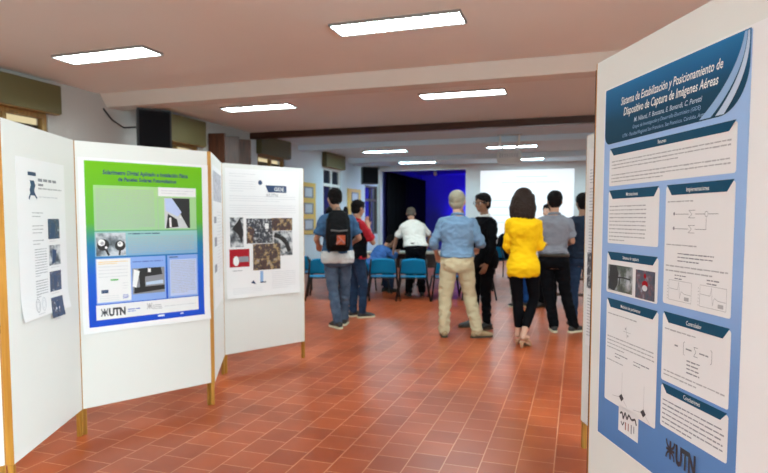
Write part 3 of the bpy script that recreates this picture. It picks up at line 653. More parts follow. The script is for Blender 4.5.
for (u0, v0, u1, v1, m, l) in ((.07, 1.135, .205, 1.405, 'photo_outdoor', 1), (.235, 1.165, .515, 1.395, 'photo_crowd', 1), (.505, 1.28, .735, 1.40, 'photo_stage', 2), (.52, 1.04, .735, 1.275, 'photo_outdoor', 1), (.06, .955, .262, 1.118, 'red_cloth', 1), (.30, .915, .595, 1.16, 'photo_stage', 2)):
    ph = q.poly('photo_print', [[(u0, v0), (u1, v0), (u1, v1), (u0, v1)]], m, l)
    if m == 'red_cloth':
        q.poly('photo_detail', [circ(.125, 1.01, .03, 14, 1.5)], 'ink_white', 3, ph); q.poly('photo_detail', [[(.16, 1.0), (.255, 1.0), (.255, 1.05), (.15, 1.05)]], 'ink_mid', 3, ph)
    if u0 == .52: q.poly('photo_detail', stroke([(.53, 1.24), (.60, 1.22), (.66, 1.17), (.70, 1.08)], .045), 'black_plastic', 3, ph)
    if u0 == .07: q.poly('photo_detail', [[(.09, 1.3), (.17, 1.4), (.2, 1.3), (.19, 1.16), (.15, 1.25)]], 'black_plastic', 3, ph)
    if u0 == .235: q.poly('photo_detail', [[(.43, 1.30), (.47, 1.30), (.47, 1.35), (.43, 1.35)]], 'ink_white', 3, ph); q.poly('photo_detail', [[(.24, 1.17), (.30, 1.17), (.32, 1.30), (.25, 1.33)]], 'photo_stage', 3, ph)
q.lines(.09, .20, .925, 1, .01, .006, 'ink_mid', last=1)
q.poly('chart_bar', [[(.372, .80), (.405, .80), (.405, .905), (.372, .905)]], 'swoosh', 1); q.poly('chart_bar', [[(.275, .80), (.295, .795), (.33, .785), (.30, .825)], [(.372, .795), (.435, .795), (.435, .805), (.372, .805)]], 'ink_blue', 2)
q.lines(.50, .77, .89, 9, .019, .004, 'ink_pale', last=.8); q.lines(.09, .40, .76, 4, .016, .003, 'ink_pale', last=.7)

# ---- narrow poster on the leftmost panel
random.seed(24)
photo('photo_lab', [(.01, .015, .04), (.04, .08, .18), (.03, .03, .06), (.40, .45, .52)], 30, 4)
q = Poster(pB, 'poster', 'tall narrow white poster with a column of four small photos, leftmost whole panel', .02, 1.02)
q.sheet(.125, .862, .690, 1.715, 'paper')
b = q.poly('logo', stroke([(.245, 1.635), (.335, 1.635)], .02)+[[(.265, 1.60), (.31, 1.60), (.325, 1.575), (.31, 1.55), (.325, 1.52), (.27, 1.52), (.26, 1.55), (.275, 1.575)]]+stroke([(.27, 1.53), (.25, 1.50)], .012)+stroke([(.31, 1.53), (.34, 1.505)], .012), 'ink_blue', 1)
q.lines(.355, .60, 1.615, 1, .01, .015, 'ink_mid', last=1); q.lines(.355, .43, 1.587, 1, .01, .012, 'ink_mid', last=1); q.lines(.355, .62, 1.565, 1, .01, .008, 'ink_grey', last=1); q.lines(.36, .58, 1.518, 1, .01, .006, 'ink_pale', last=1)
for v, n in ((1.43, 2), (1.36, 3), (1.28, 2)): q.lines(.275, .40, v, n, .019, .005, 'ink_grey', last=.9)
q.lines(.29, .43, 1.232, 11, .0145, .005, 'ink_grey', last=.6); q.lines(.29, .43, 1.06, 7, .0145, .005, 'ink_grey', last=.4); q.lines(.30, .43, .955+.03, 1, .0145, .005, 'ink_grey')
for i, v in enumerate((1.395, 1.245, 1.095, .945)):
    ph = q.poly('photo_print', [[(.455, v-.115), (.60, v-.115), (.60, v), (.455, v)]], 'photo_lab' if i != 1 else 'photo_outdoor', 1)
    q.poly('photo_detail', [[(.47+.02*i, v-.11), (.53, v-.10), (.55, v-.03), (.50, v-.02)]], 'ink_blue', 2, ph); q.lines(.47, .58, v-.125, 1, .01, .004, 'ink_pale', last=1)
for u in (.30, .37): q.poly('sketch', stroke(circ(u, .925, .024, 20, 1.5)+[(u+.024, .925)], .005)+stroke(circ(u, .925, .014, 20, 1.5)+[(u+.014, .925)], .003), 'ink_grey' if u < .33 else 'ink_pale', 1)
q.lines(.29, .44, .88, 1, .01, .005, 'ink_pale')

# ---- the two posters seen nearly edge-on
random.seed(25)
photo('photo_city', [(.10, .12, .2), (.3, .33, .42), (.5, .52, .58), (.08, .09, .12)], 14, 9)
q = Poster(pD, 'poster', 'white poster with small pictures seen very obliquely right of the green poster')
q.sheet(.06, .70, .80, 1.80, 'paper')
for u0, v0, u1, v1 in ((.10, 1.53, .76, 1.76), (.12, 1.36, .3, 1.41), (.14, 1.18, .32, 1.25), (.12, .98, .3, 1.04)): q.poly('photo_print', [[(u0, v0), (u1, v0), (u1, v1), (u0, v1)]], 'photo_city' if v0 > 1.5 else 'ink_mid', 1)
q.lines(.36, .76, 1.45, 24, .026, .006, 'ink_pale')
q = Poster(pG, 'poster', 'white text poster on the edge-on panel behind the big right-hand panel')
q.sheet(.05, .65, .60, 1.80, 'paper_warm')
q.lines(.12, .26, 1.74, 1, .01, .03, 'ink_mid', last=1); q.lines(.07, .55, 1.68, 34, .018, .006, 'ink_grey', gaps=(5, 14)); q.poly('photo_print', [[(.06, .99), (.40, .99), (.40, 1.20), (.06, 1.20)]], 'photo_crowd', 3); q.lines(.07, .55, .95, 14, .018, .006, 'ink_grey')

# ---------------------------------------------------------------- people
def sstep(a, b, x): t = max(0, min(1, (x-a)/(b-a))); return t*t*(3-2*t)
RINGS = [(.78, .145, .10, -.01), (.84, .168, .118, -.015), (.90, .176, .128, -.02), (.97, .172, .122, -.012), (1.05, .155, .108, 0), (1.13, .152, .105, .005), (1.22, .163, .112, .0),
         (1.30, .170, .116, -.008), (1.36, .174, .110, -.012), (1.405, .160, .095, -.012), (1.445, .112, .075, -.01), (1.485, .068, .062, -.005)]
def person(label, pos, turn, H, P):
    k = H/1.75; x, y = pos; bear = atan2(y, x)            # facing away from the camera when turn == 0
    root = tag(empty('person', (x, y, P.get('z', 0)), bear-pi/2+R(turn)), label, 'person'); root.scale = (1, 1, 1)
    lean, side = R(P.get('lean', 3)), P.get('side', 0); fem = P.get('fem', 0); fat = P.get('fat', 1); sh = P.get('shift', (0, 0)); hz = P.get('hip', .93)
    dz = hz-.93
    def T(p):
        p = V(p); t = sstep(.86, 1.08, p.z); a = lean*t; q = p-V((0, 0, .93))
        q = V((q.x+side*max(0, q.z), q.y*cos(a)+q.z*sin(a), q.z*cos(a)-q.y*sin(a)))
        tw = R(P.get('twist', 0))*t; q = V((q.x*cos(tw)-q.y*sin(tw), q.x*sin(tw)+q.y*cos(tw), q.z))
        return (q+V((sh[0], sh[1], .93+dz)))
    def K(p): return V(p)
    def ringpts(z, rx, ry, oy, n=24):
        out = []
        for i in range(n):
            a = 2*pi*i/n; c, s = cos(a), sin(a)
            out.append(T((rx*math.copysign(abs(c)**.85, c), oy+ry*math.copysign(abs(s)**.85, s), z)))
        return out
    def torso(bm, z0, z1, grow, hipw=1.0):
        rs = [r for r in RINGS if z0 < r[0] < z1]
        def interp(z):
            for a, b in zip(RINGS, RINGS[1:]):
                if a[0] <= z <= b[0]: t = (z-a[0])/(b[0]-a[0]); return (z,)+tuple(a[i]*(1-t)+b[i]*t for i in (1, 2, 3))
            return (z,)+(RINGS[0] if z < RINGS[0][0] else RINGS[-1])[1:]
        rs = [interp(z0)]+rs+[interp(z1)]; out = []
        for z, rx, ry, oy in rs:
            belly = fat if .9 < z < 1.3 else 1+(fat-1)*.5
            f = 1-.08*fem if z > 1.0 else 1-.04*fem
            if z < 1.0: f *= hipw
            if fem and 1.02 < z < 1.2: f *= .93
            out.append(ringpts(z, (rx*f+grow)*(belly if z < 1.35 else 1), (ry+grow)*(belly if z < 1.3 else 1), oy))
        loft(bm, out)
    swx = .168*(1-.15*fem)*P.get('shw', 1)
    SL, SR = T((-swx, -.01, 1.378)), T((swx, -.01, 1.378)); NB = T((0, -.008, 1.46))
    HC = T((0, .02, 1.645))+V(P.get('head_off', (0, 0, 0)))
    hy, hp, hr = [R(a) for a in P.get('head', (0, 0, 0))]
    HR = Matrix.Rotation(hy, 3, 'Z') @ Matrix.Rotation(-hp-lean*.6, 3, 'X') @ Matrix.Rotation(hr, 3, 'Y')
    hs = P.get('heads', 1.06); HR = HR @ Matrix.Diagonal((hs*1.04, hs, hs*.99))
    arms = {'l': (SL, K(P['la'][0]), K(P['la'][1])), 'r': (SR, K(P['ra'][0]), K(P['ra'][1]))}
    legs = {'l': [V(q) for q in P['ll']], 'r': [V(q) for q in P['rl']]}
    hips = {'l': T((-.09, -.01, .90)), 'r': T((.09, -.01, .90))}
    sc = Matrix.Scale(k, 4)
    def fin(me): me.transform(sc); return me
    # --- body: one continuous skin surface
    bm = new(); torso(bm, .80, 1.47, -.012)
    caps(bm, [(T((0, -.01, 1.42)), .062), (NB, .056), (HC+HR @ V((0, -.025, -.09)), .052)])
    ball(bm, HC+HR @ V((0, -.008, .022)), .088, (.86, 1.10, 1.0), HR)            # cranium
    ball(bm, HC+HR @ V((0, .022, -.045)), .066, (.88, .98, 1.05), HR)             # face
    ball(bm, HC+HR @ V((0, .048, -.090)), .030, (1.05, .9, .8), HR, 2)            # chin
    caps(bm, [(HC+HR @ V((0, .082, .012)), .011), (HC+HR @ V((0, .105, -.030)), .014)])   # nose
    ball(bm, HC+HR @ V((0, .078, .024)), .018, (2.4, .6, .6), HR, 2)              # brow
    for s in (-1, 1):
        ball(bm, HC+HR @ V((s*.078, -.012, -.012)), .026, (.35, .75, 1.2), HR, 2)  # ears
        ball(bm, HC+HR @ V((s*.040, .060, -.030)), .024, (1, .7, .9), HR, 2)       # cheeks
    for sd in 'lr':
        s_, e_, w_ = arms[sd]; sg = -1 if sd == 'l' else 1
        fa = 1-.18*fem; caps(bm, [(s_, .050*fa), (s_.lerp(e_, .5), .045*fa), (e_, .037*fa), (e_.lerp(w_, .35), .036*fa), (w_, .026*fa)])
        hd = (w_-e_).normalized(); hdir = V(P.get('h'+sd, tuple(hd))).normalized(); curl = P.get('curl', .5)
        pal = hdir.cross(V((0, 1, 0)) if abs(hdir.y) < .8 else V((0, 0, 1))).normalized()   # across the palm
        across = V(P['a'+sd]).normalized() if 'a'+sd in P else (V((0, 1, 0))-hdir*hdir.y).normalized() if abs(hdir.y) < .8 else V((sg*-1, 0, 0))
        across = (across-hdir*across.dot(hdir)).normalized(); nrm = hdir.cross(across).normalized()*(-sg)
        pc = w_+hdir*.048
        for t in (-1, 0, 1): caps(bm, [(w_+hdir*.012+across*t*.012, .020), (w_+hdir*.085+across*t*.024, .015)])
        for i, L in enumerate((.068, .078, .073, .058)):
            b0 = w_+hdir*.088+across*(.031-.0205*i); d = hdir; p = b0; ch = [(p, .0100)]
            for j, f in enumerate((.45, .32, .23)):
                d = (d*cos(curl*.7)+nrm*sin(curl*.7)).normalized() if True else d
                d = (d-0*across).normalized(); p = p+d*L*f; ch.append((p, .0095-.0008*j))
            caps(bm, ch)
        t0 = w_+hdir*.025+across*.022; t1 = t0+(hdir*.6+across*.8).normalized()*.034+nrm*.012; t2 = t1+(hdir*.9+across*.3).normalized()*.028+nrm*.008
        caps(bm, [(t0, .013), (t1, .011), (t2, .009)])
    for sd in 'lr':
        kn, an, toe = legs[sd]; hp_ = hips[sd]
        caps(bm, [(hp_, .075), (kn, .048), (kn.lerp(an, .35)+V((0, -.008, 0)), .047), (an, .034)])
        td = V((toe.x-an.x, toe.y-an.y, 0)).normalized()
        caps(bm, [(an, .034), (an-td*.025+V((0, 0, -.035)), .030), (V((an.x, an.y, 0))+td*.11+V((0, 0, max(.028, an.z-.055))), .026)])
    body = obj('body', fin(remesh(bm, .0068, 3)), P.get('skin', 'skin_tan'), root, True)
    for s in (-1, 1):
        bm = new(); ball(bm, (HC+HR @ V((s*.031, .072, .004)))*k, .0115*k, sub=2); ey = obj('eye', bm, 'eye_white', root, True)
        bm = new(); ball(bm, (HC+HR @ V((s*.031, .0795, .004)))*k, .0066*k, sub=2); obj('iris', bm, 'iris', ey, True)
    bm = new(); ball(bm, (HC+HR @ V((0, .082, -.066)))*k, .014*k, (1.6, .5, .45), HR, 2); obj('lips', bm, 'lips', root, True)
    # --- hair
    bm = new(); st = P.get('hair', 'short')
    if st == 'short':
        ball(bm, HC+HR @ V((0, -.018, .036)), .094, (.88, 1.06, .96), HR); ball(bm, HC+HR @ V((0, -.050, -.015)), .070, (1.02, .72, 1.05), HR)
        ball(bm, HC+HR @ V((0, .045, .085)), .045, (1.25, .8, .6), HR, 2)
    elif st == 'thin':
        ball(bm, HC+HR @ V((0, -.022, .028)), .091, (.90, 1.06, .97), HR); ball(bm, HC+HR @ V((0, -.050, -.020)), .070, (1.04, .72, 1.0), HR)
    else:
        ball(bm, HC+HR @ V((0, -.022, .036)), .098, (.95, 1.06, 1.0), HR)
        for i in range(13):
            a = R(200+140*i/12); r0 = V((cos(a)*.082, sin(a)*.085-.005, .02)); p0 = HC+HR @ r0
            L = .27+.05*sin(i*2.1); caps(bm, [(p0, .036), (p0+V((cos(a)*.025, -.012, -.11)), .042), (p0+V((cos(a)*.020+.01*sin(i*3), -.018, -.20)), .036), (p0+V((cos(a)*-.018+.012*sin(i*5)-.02, -.012, -L)), .012)])
        for s in (-1, 1): caps(bm, [(HC+HR @ V((s*.078, .03, .045)), .026), (HC+HR @ V((s*.084, .015, -.06)), .027), (HC+HR @ V((s*.080, -.01, -.13-.04*s)), .018)])
    obj('hair', fin(remesh(bm, .007, 1, wr=.010 if st != 'thin' else .004, ws=38)), P.get('hairm', 'hair_black'), root, True)
    # --- trousers
    bm = new(); torso(bm, .80, P.get('waist', 1.03), .010, 1.0)
    tw_ = P.get('leg_w', 1)
    for sd in 'lr':
        kn, an, toe = legs[sd]; hp_ = hips[sd]; cuff = P.get('cuff', .03); c = an.lerp(kn, cuff/.42) if cuff > 0 else an+V((0, 0, cuff))
        caps(bm, [(hp_+V((0, -.012, .02)), .098*fat**.5), (hp_.lerp(kn, .45), .084*tw_), (kn, .066*tw_), (kn.lerp(an, .4)+V((0, -.004, 0)), .063*tw_), (c, .056*tw_ if tw_ >= 1 else .044)])
    kn, an, toe = legs['l']
    tr = obj('trousers', fin(remesh(bm, .0095, 3, wr=P.get('twr', .011), ws=7, seed=x)), P['trousers'], root, True)
    # --- shoes
    for sd in 'lr':
        kn, an, toe = legs[sd]; td = V((toe.x-an.x, toe.y-an.y, 0)).normalized(); g = V((an.x, an.y, 0 if P.get('shoe') == 'heels' else max(0, an.z-.085)))
        nx = V((-td.y, td.x, 0)); tip = P.get('tip'+sd, 0)
        if P.get('shoe', 'shoe') == 'heels':
            bm = new(); pts = []
            for t, wd, z in ((-.055, .028, .075), (-.02, .030, .072), (.04, .030, .045), (.10, .040, .018), (.15, .036, .014), (.185, .018, .014)):
                c = g+td*t; pts.append([c+nx*wd+V((0, 0, z)), c-nx*wd+V((0, 0, z)), c-nx*wd+V((0, 0, max(0, z-.016))), c+nx*wd+V((0, 0, max(0, z-.016)))])
            loft(bm, pts); s0 = obj('sandal', fin(remesh(bm, .004, 2)), 'sandal', root, True)
            bm = new(); tube(bm, [(g+td*-.04+V((0, 0, .07)))*k, (g+td*-.045)*k], [.024*k, .012*k], 10); obj('heel', bm, 'sandal', s0, True)
            bm = new(); P_ = [g+td*.11+nx*(.042*cos(a))+V((0, 0, .012+.045*sin(a))) for a in [pi*i/8 for i in range(9)]]; tube(bm, [p*k for p in P_], .012*k, 8); obj('strap', bm, 'sandal', s0, True)
            bm = new(); P_ = [g+V((0, 0, .105))+td*(.036*cos(a))+nx*(.036*sin(a)) for a in [2*pi*i/14 for i in range(15)]]; tube(bm, [p*k for p in P_], .005*k, 6); obj('strap', bm, 'sandal', s0, True)
        else:
            bm = new(); caps(bm, [(g-td*.045+V((0, 0, .045)), .040), (g+V((0, 0, .062)), .044), (g+td*.06+V((0, 0, .046)), .042), (g+td*.13+V((0, 0, .030)), .040), (g+td*.175+V((0, 0, .024)), .030)])
            zz = g.z; me = remesh(bm, .007, 2, zmin=zz+.012); s0 = obj('shoe', fin(me), P.get('shoem', 'shoe_dark'), root, True)
            bm = new(); out = [(-.088, .012), (-.075, .032), (-.04, .040), (.0, .038), (.06, .038), (.12, .044), (.165, .038), (.195, .020), (.203, 0)]
            ring = [g+td*a+nx*b for a, b in out]+[g+td*a-nx*b for a, b in out[-2::-1]]
            loft(bm, [[(p+V((0, 0, z)))*k for p in ring] for z in (.0, .022)]); obj('sole', bm, P.get('solem', 'sole_dark'), s0)
    # --- top
    bm = new(); z0 = P.get('hem', .93); torso(bm, z0, 1.462, .020+P.get('loose', 0), P.get('hipw', 1.0))
    for sd in 'lr':
        s_, e_, w_ = arms[sd]; L = P.get('sleeve', 'short'); so = s_+V((0, 0, .004))
        caps(bm, [(T((0, -.008, 1.385)), .088), (so, .062)])
        if L == 'short': e2 = s_.lerp(e_, .78); tube(bm, [so, s_.lerp(e_, .4), e2], [.066, .066, .070], 16)
        elif L == 'elbow': caps(bm, [(so, .066), (s_.lerp(e_, .5), .064), (e_, .058), (e_.lerp(w_, .25), .056)])
        else: af = 1-.14*fem; caps(bm, [(so, .064*af), (s_.lerp(e_, .5), .060*af), (e_, .053*af), (e_.lerp(w_, .5), .048*af), (e_.lerp(w_, .90), .040*af)])
    top = obj(P.get('topn', 'shirt'), fin(remesh(bm, .0095, 3, wr=P.get('wr', .013), ws=6.5, seed=y)), P['top'], root, True)
    if P.get('collar'):
        bm = new(); n = T((0, -.008, 1.47)); Pp = [n+V((.066*cos(a), .064*sin(a), .012-.012*sin(a))) for a in [2*pi*i/20 for i in range(21)]]
        tube(bm, [p*k for p in Pp], .017*k, 8, False); obj('collar', bm, P['collar'], top, True)
    if P.get('vest'):
        bm = new(); torso(bm, .905, 1.44, .030); obj('vest', fin(remesh(bm, .0095, 3, wr=.007, ws=6.5)), P['vest'], root, True)
    if P.get('belt'):
        bm = new(); z = P['belt']; r = [q for q in RINGS if q[0] <= z][-1]
        a = ringpts(z-.018, r[1]*fat+.024, r[2]*fat+.024, r[3]); b = ringpts(z+.018, r[1]*fat+.024, r[2]*fat+.024, r[3])
        loft(bm, [[p*k for p in a], [p*k for p in b]]); obj('belt', bm, 'belt', root, True)
    if P.get('under'):
        bm = new(); torso(bm, .845, .99, .026+P.get('loose', 0)); obj('undershirt_hem', fin(remesh(bm, .0095, 2, wr=.010, ws=10)), P['under'], root, True)
    if P.get('glasses'):
        gl = None
        for s in (-1, 1):
            c = HC+HR @ V((s*.033, .098, .004)); bm = new(); Pp = [c+HR @ V((.024*cos(a), 0, .018*sin(a))) for a in [2*pi*i/16 for i in range(17)]]
            tube(bm, [p*k for p in Pp], .003*k, 6, False)
            if s == -1: tube(bm, [(HC+HR @ V((-.009, .1, .006)))*k, (HC+HR @ V((.009, .1, .006)))*k], .002*k, 6)
            tube(bm, [(HC+HR @ V((s*.057, .096, .008)))*k, (HC+HR @ V((s*.082, -.01, .006)))*k], .0025*k, 6)
            f = obj('glasses_frame', bm, 'black_plastic', root, True)
    return root, k, T

def vest(root, k, m):
    pass
def stand(dx=.11, dy=0, toe=.25, y2=None):
    return dict(ll=[(-.10-.0*dx, .03+dy/2, .50), (-dx, dy, .085), (-dx-toe*.12, dy+.14, 0)], rl=[(.10, .03+(y2 or 0)/2, .50), (dx, y2 or 0, .085), (dx+toe*.12, (y2 or 0)+.14, 0)])

# backpack wearer, seen from behind
bp_man, k, T = person('person in a blue T-shirt and faded jeans seen from behind, wearing a black backpack', (-2.88, 6.83), 4, 1.745, dict(
    skin='skin_tan', hair='short', top='tee_blue', trousers='jeans_faded', lean=2, under='hem_white', hem=.96, loose=.006, sleeve='short', solem='sole_pale',
    la=((-.265, .0, 1.14), (-.235, .20, 1.06)), ra=((.275, .01, 1.15), (.22, .20, 1.09)), head=(10, 10, 0), head_off=(-.03, 0, .005), cuff=.01, waist=1.0,
    ll=[(-.06, .03, .50), (.0, .0, .085), (-.07, .13, 0)], rl=[(.095, .10, .50), (.10, .22, .085), (.14, .37, 0)]))
bk = tag(empty('backpack', bp_man.location, bp_man.rotation_euler.z), 'black backpack with an orange emblem on the back of the person in faded jeans', 'backpack')
bm = new(); loft(bm, [[(sx*w, y0+dy, z) for sx, dy in ((-1, 0), (-.92, -d*.6), (-.6, -d*.95), (0, -d), (.6, -d*.95), (.92, -d*.6), (1, 0), (.5, .01), (-.5, .01))]
     for z, w, d, y0 in ((.99, .11, .06, -.135), (1.02, .145, .13, -.135), (1.12, .158, .165, -.135), (1.25, .155, .155, -.138), (1.36, .145, .12, -.142), (1.43, .115, .085, -.145), (1.465, .06, .04, -.14))])
obj('main_compartment', remesh(bm, .008, 3, wr=.004, ws=10), 'backpack', bk, True)
bm = new(); loft(bm, [[(sx*w, -.265-dy, z) for sx, dy in ((-1, 0), (-.8, d), (0, d*1.25), (.8, d), (1, 0))] for z, w, d in ((1.03, .09, .01), (1.06, .118, .045), (1.17, .118, .045), (1.215, .10, .015))])
obj('front_pocket', remesh(bm, .006, 2), 'backpack', bk, True)
bm = new(); 
for pl in ([(-.05, 0), (.05, 0), (.05, .105), (-.05, .105)],):
    loft(bm, [[(x+.02, y, 1.075+z) for x, z in pl] for y in (-.345, -.32)])
em = obj('emblem', bm, 'orange', bk)
bm = new(); tube(bm, [(-.04, -.349, 1.08), (.02, -.349, 1.13), (-.02, -.349, 1.17)], .012, 6); tube(bm, [(.02, -.349, 1.13), (.06, -.349, 1.09)], .012, 6); obj('emblem_mark', bm, 'lips', em)
bm = new(); tube(bm, [(-.10, -.315, 1.235), (0, -.345, 1.225), (.10, -.315, 1.235)], .010, 8); obj('zip_strap', bm, 'grey_strap', bk, True)
for s in (-1, 1):
    bm = new(); tube(bm, [(s*.07, -.15, 1.42), (s*.10, -.10, 1.485), (s*.115, .01, 1.475), (s*.125, .115, 1.38), (s*.14, .135, 1.25), (s*.165, .04, 1.10), (s*.13, -.13, 1.06)], [.024, .026, .026, .026, .022, .014, .012], 8); obj('shoulder_strap', bm, 'backpack', bk, True)
bm = new(); tube(bm, [(-.03, -.17, 1.45), (-.025, -.17, 1.49), (.025, -.17, 1.49), (.03, -.17, 1.45)], .007, 8); obj('grab_handle', bm, 'grey_strap', bk, True)

bk.scale = (1, 1, 1)
for ch in [c for c in bpy.data.objects if c.parent == bk or (c.parent and c.parent.parent == bk)]:
    for v in ch.data.vertices: v.co.z = 1.0+(v.co.z-1.0)*1.07
# dark-haired person in black and red, in profile
person('person in black vest, red sleeves and jeans, face in profile, hand at chin', (-2.95, 7.66), -58, 1.63, dict(
    skin='skin_tan', vest='black_shirt', top='red_cloth', trousers='jeans', lean=2, sleeve='short', hem=.90, collar='red_cloth',
    la=((-.22, .06, 1.12), (-.16, .20, .98)), ra=((.17, .20, 1.13), (.05, .19, 1.37)), hr=(-.3, -.1, 1), head=(10, 8, 0), solem='sole_pale', cuff=.01, **stand(.09, .0, .2, .06)))
# seated boy, man in white leaning over him
person('seated person in a blue checked shirt bent over the table beside the man in white', (-3.63, 10.2), -58, 1.62, dict(
    skin='skin_tan', top='check_blue', trousers='jeans', hip=.53, lean=44, sleeve='long', hem=.86, waist=.98,
    la=((-.22, .42, .72), (-.05, .58, .79)), ra=((.24, .40, .74), (.08, .56, .79)), head=(0, 18, 0), shift=(0, -.03),
    ll=[(-.11, .42, .50), (-.12, .42, .085), (-.12, .56, 0)], rl=[(.11, .42, .50), (.12, .40, .085), (.13, .55, 0)]))
person('grey-haired person in a white polo shirt and dark trousers, leaning over the table', (-2.74, 10.08), 10, 1.64, dict(
    skin='skin_tan', hair='thin', hairm='hair_salt', top='white_shirt', trousers='trousers_black', lean=24, side=-.06, fat=1.18, leg_w=1.2, sleeve='short', hem=.95, belt=.97, loose=.005,
    la=((-.34, .28, 1.08), (-.37, .42, .84)), ra=((.33, .30, 1.12), (.30, .46, .90)), head=(-8, 18, 0), collar='white_shirt', **stand(.13, .0, .2, .0)))
# the older man in the pale blue shirt
person('grey-haired person in a sky blue shirt and khaki trousers seen from behind', (-1.335, 6.76), 0, 1.70, dict(
    skin='skin_pale', hair='thin', hairm='hair_grey', top='shirt_sky', trousers='khaki', lean=1, fat=1.05, sleeve='elbow', hem=.975, collar='shirt_sky', loose=.008, leg_w=1.14,
    la=((-.285, .0, 1.13), (-.25, .18, 1.00)), ra=((.28, -.02, 1.14), (.25, .18, 1.07)), head=(-14, 0, 0), heads=1.16, cuff=.0, shoem='shoe_tan', solem='sole_dark', twr=.014,
    ll=[(-.14, .02, .50), (-.15, .0, .085), (-.17, .16, 0)], rl=[(.155, .05, .50), (.25, -.02, .085), (.45, .06, 0)]))
person('person in a black suit and glasses standing behind the sky blue shirt, hand raised', (-1.12, 7.42), 118, 1.69, dict(
    skin='skin_brown', top='suit_black', topn='jacket', trousers='suit_black', lean=1, sleeve='long', hem=.80, glasses=1, collar='white_shirt', loose=.006,
    la=((-.27, .02, 1.13), (-.25, .10, .88)), ra=((.24, .16, 1.20), (.10, .27, 1.44)), head=(16, 4, 0), **stand(.10, .0, .2, .1)))
# woman in yellow
person('person with long brown hair, long yellow top, black leggings and tan heeled sandals', (-.555, 6.47), 4, 1.69, dict(
    skin='skin_pale', fem=1, hair='long', hairm='hair_brown', top='yellow_top', topn='tunic', trousers='leggings', lean=1, sleeve='long', hem=.80, hipw=1.0, loose=.006, fat=.88, leg_w=.90, waist=.94, cuff=.09, shoe='heels', twr=.004,
    la=((-.175, .03, 1.13), (-.13, .22, 1.06)), ra=((.175, .0, 1.13), (.23, .20, 1.15)), head=(-22, 4, 0),
    ll=[(-.045, .06, .51), (-.035, .08, .150), (.02, .22, 0)], rl=[(.135, .10, .54), (.015, -.04, .15), (.09, .09, 0)]))
# man in grey
person('person in a grey shirt and black trousers seen from behind, right of the yellow top', (-.275, 7.46), 0, 1.71, dict(
    skin='skin_tan', top='grey_shirt', trousers='trousers_black', lean=2, sleeve='short', hem=.99, belt=.97, collar='grey_shirt', shw=.93, fat=.97, leg_w=1.05, cuff=.0, solem='sole_pale',
    la=((-.22, .04, 1.14), (-.16, .25, 1.10)), ra=((.22, .04, 1.14), (.15, .26, 1.10)), head=(8, 4, 0),
    ll=[(-.06, .03, .50), (.02, .0, .085), (-.01, .16, 0)], rl=[(.15, .03, .50), (.26, .02, .085), (.37, .14, 0)]))
person('person in a navy T-shirt and jeans half hidden behind the edge-on panel', (.06, 7.95), 8, 1.70, dict(
    skin='skin_brown', top='navy_tee', trousers='jeans', lean=2, sleeve='short', hem=.92, loose=.006,
    la=((-.265, .0, 1.13), (-.20, .08, .89)), ra=((.26, .0, 1.14), (.18, .2, 1.05)), head=(10, 0, 0), **stand(.10, .0, .2, .05)))
person('person in plain blue jeans mostly hidden behind the yellow top', (-.80, 9.3), 30, 1.62, dict(
    skin='skin_tan', top='navy_tee', trousers='jeans_plain', lean=2, solem='sole_pale',
    la=((-.22, .06, 1.14), (-.08, .24, 1.12)), ra=((.22, .06, 1.14), (.08, .24, 1.16)), **stand(.11, .0, .2, .05)))
person('person facing the camera behind the grey shirt, only face and grey-blue sleeve showing', (-.42, 9.45), 150, 1.60, dict(
    skin='skin_pale', top='jacket_grey_blue', trousers='trousers_black', lean=2, sleeve='long',
    la=((-.23, .06, 1.14), (-.10, .24, 1.12)), ra=((.23, .06, 1.14), (.08, .24, 1.16)), **stand(.10, .0, .2, .05)))
person('far seated person in dark clothes just left of the yellow top', (-1.80, 14.4), -60, 1.68, dict(
    skin='skin_tan', top='suit_black', trousers='suit_black', hip=.53, lean=20, sleeve='long', hem=.86, waist=.98,
    la=((-.22, .30, .80), (-.08, .45, .72)), ra=((.22, .30, .80), (.08, .45, .72)), head=(0, 20, 0),
    ll=[(-.11, .42, .50), (-.12, .42, .085), (-.12, .56, 0)], rl=[(.11, .42, .50), (.12, .40, .085), (.13, .55, 0)]))

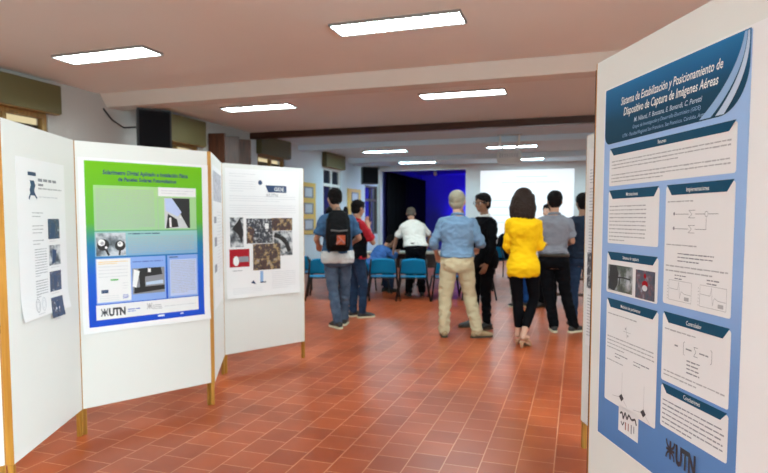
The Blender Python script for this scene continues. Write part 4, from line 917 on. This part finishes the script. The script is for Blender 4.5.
# ---------------------------------------------------------------- chairs, table, bench
def chair(shell='chair_blue'):
    r = empty('plastic_chair')
    # seat pan, facing local +Y
    def sheet(fn, nu, nv, th, mi):
        bm = new(); A = [[bm.verts.new(fn(u/nu, v/nv)) for u in range(nu+1)] for v in range(nv+1)]
        for v in range(nv):
            for u in range(nu): bm.faces.new((A[v][u], A[v][u+1], A[v+1][u+1], A[v+1][u]))
        bm.normal_update(); g = bmesh.ops.solidify(bm, geom=bm.faces[:], thickness=th); return bm
    def seat(u, v):
        a = (u-.5)*2; w = .215-.02*v; return (a*w, -.18+.40*v, .445-.018*(1-a*a)*sin(pi*v)-.03*max(0, v-.8)*5*.3)
    def back(u, v):
        a = (u-.5)*2; w = .225-.035*v-.03*max(0, v-.85)/.15; return (a*w, -.20-.08*v+.035*a*a, .50+.30*v-.02*a*a*v)
    obj('seat', sheet(seat, 10, 8, .008, 0), shell, r, True); obj('backrest', sheet(back, 10, 8, .008, 0), shell, r, True)
    for s in (-1, 1):
        bm = new(); tube(bm, [(s*.26, .25, 0), (s*.20, .18, .43)], .014, 8); obj('leg', bm, 'black_metal', r, True)
        bm = new(); tube(bm, [(s*.27, -.31, 0), (s*.215, -.20, .43), (s*.215, -.215, .52), (s*.19, -.29, .79)], .014, 8); obj('leg', bm, 'black_metal', r, True)
        bm = new(); tube(bm, [(s*.20, .18, .43), (s*.215, -.20, .43)], .012, 8); obj('side_rail', bm, 'black_metal', r, True)
    bm = new(); tube(bm, [(-.20, .15, .42), (.20, .15, .42)], .011, 8); obj('cross_rail', bm, 'black_metal', r, True)
    bm = new(); tube(bm, [(-.215, -.18, .42), (.215, -.18, .42)], .011, 8); obj('cross_rail', bm, 'black_metal', r, True)
    return r
c0 = chair(); first = True
for x, y, rz, lab in ((-4.72, 9.95, -38, 'turned blue plastic chair closest to the white collage panel'), (-4.20, 9.30, 6, 'blue plastic chair left of the backpack wearer, its back to the camera'),
        (-3.70, 9.46, 2, 'blue plastic chair half hidden behind the backpack wearer'), (-3.19, 9.62, 0, 'blue plastic chair directly behind the seated person in the checked shirt'),
        (-2.68, 9.72, -2, 'blue plastic chair in front of the white polo shirt, fully visible'), (-2.15, 9.92, 4, 'blue plastic chair partly hidden by the khaki trousers'),
        (-1.66, 10.2, 0, 'blue plastic chair behind the sky blue shirt'),
        (-3.63, 10.23, -58, 'blue plastic chair that the person in the checked shirt sits on')):
    t = c0 if first else copy_tree(c0); first = False
    t.location = (x, y, 0); t.rotation_euler = (0, 0, R(17+rz)); t.scale = (1.08, 1.05, .90); tag(t, lab, 'chair', 'blue plastic chairs along the table')
t = copy_tree(c0); t.location = (-1.80, 14.4, 0); t.rotation_euler = (0, 0, R(37-60)); tag(t, 'blue plastic chair under the far seated person in dark clothes', 'chair', 'blue plastic chairs along the table')
for x, y, rz, lab in ((-3.62, 11.72, 178, 'blue plastic chair on the far side of the table behind the checked shirt'), (-2.95, 11.93, 184, 'blue plastic chair on the far side of the table, hidden by the white polo shirt'), (-2.25, 12.15, 180, 'blue plastic chair on the far side of the table near its right end')):
    t = copy_tree(c0); t.location = (x, y, 0); t.rotation_euler = (0, 0, R(17+rz)); tag(t, lab, 'chair', 'blue plastic chairs along the table')
r = tag(empty('table', (-2.85, 11.1, 0), R(17)), 'long plain table behind the row of blue chairs', 'table')
bm = new(); box(bm, -1.55, -.30, .715, 1.35, .35, .745, .004); obj('tabletop', bm, 'table_top', r)
bm = new(); box(bm, -1.45, .27, .40, 1.25, .285, .715); obj('modesty_board', bm, 'dark_wood', r)
for sx in (-1.5, 1.3):
    for sy in (-.25, .3): bm = new(); box(bm, sx-.02, sy-.02, 0, sx+.02, sy+.02, .715); obj('leg', bm, 'black_metal', r)
bm = new(); box(bm, -.15, -.11, 0, .15, .11, .004); o = tag(obj('paper_sheets', bm, 'paper'), 'white paper sheets on the table between the two men', 'paper'); o.location = (-3.05, 10.9, .745); o.rotation_euler = (0, 0, .5)
bm = new()
r = tag(empty('bench', (-.2, 10.0, 0), R(3)), 'long low dark bench behind the people on the right', 'bench')
bm = new(); box(bm, -.9, -.16, .40, 1.0, .16, .44, .004); obj('seat', bm, 'red_wood', r)
bm = new(); box(bm, -.85, -.02, .12, .95, .02, .17); obj('stretcher', bm, 'red_wood', r)
for s in (-.8, .9): bm = new(); box(bm, s-.03, -.14, 0, s+.03, .14, .40); obj('leg', bm, 'dark_wood', r)
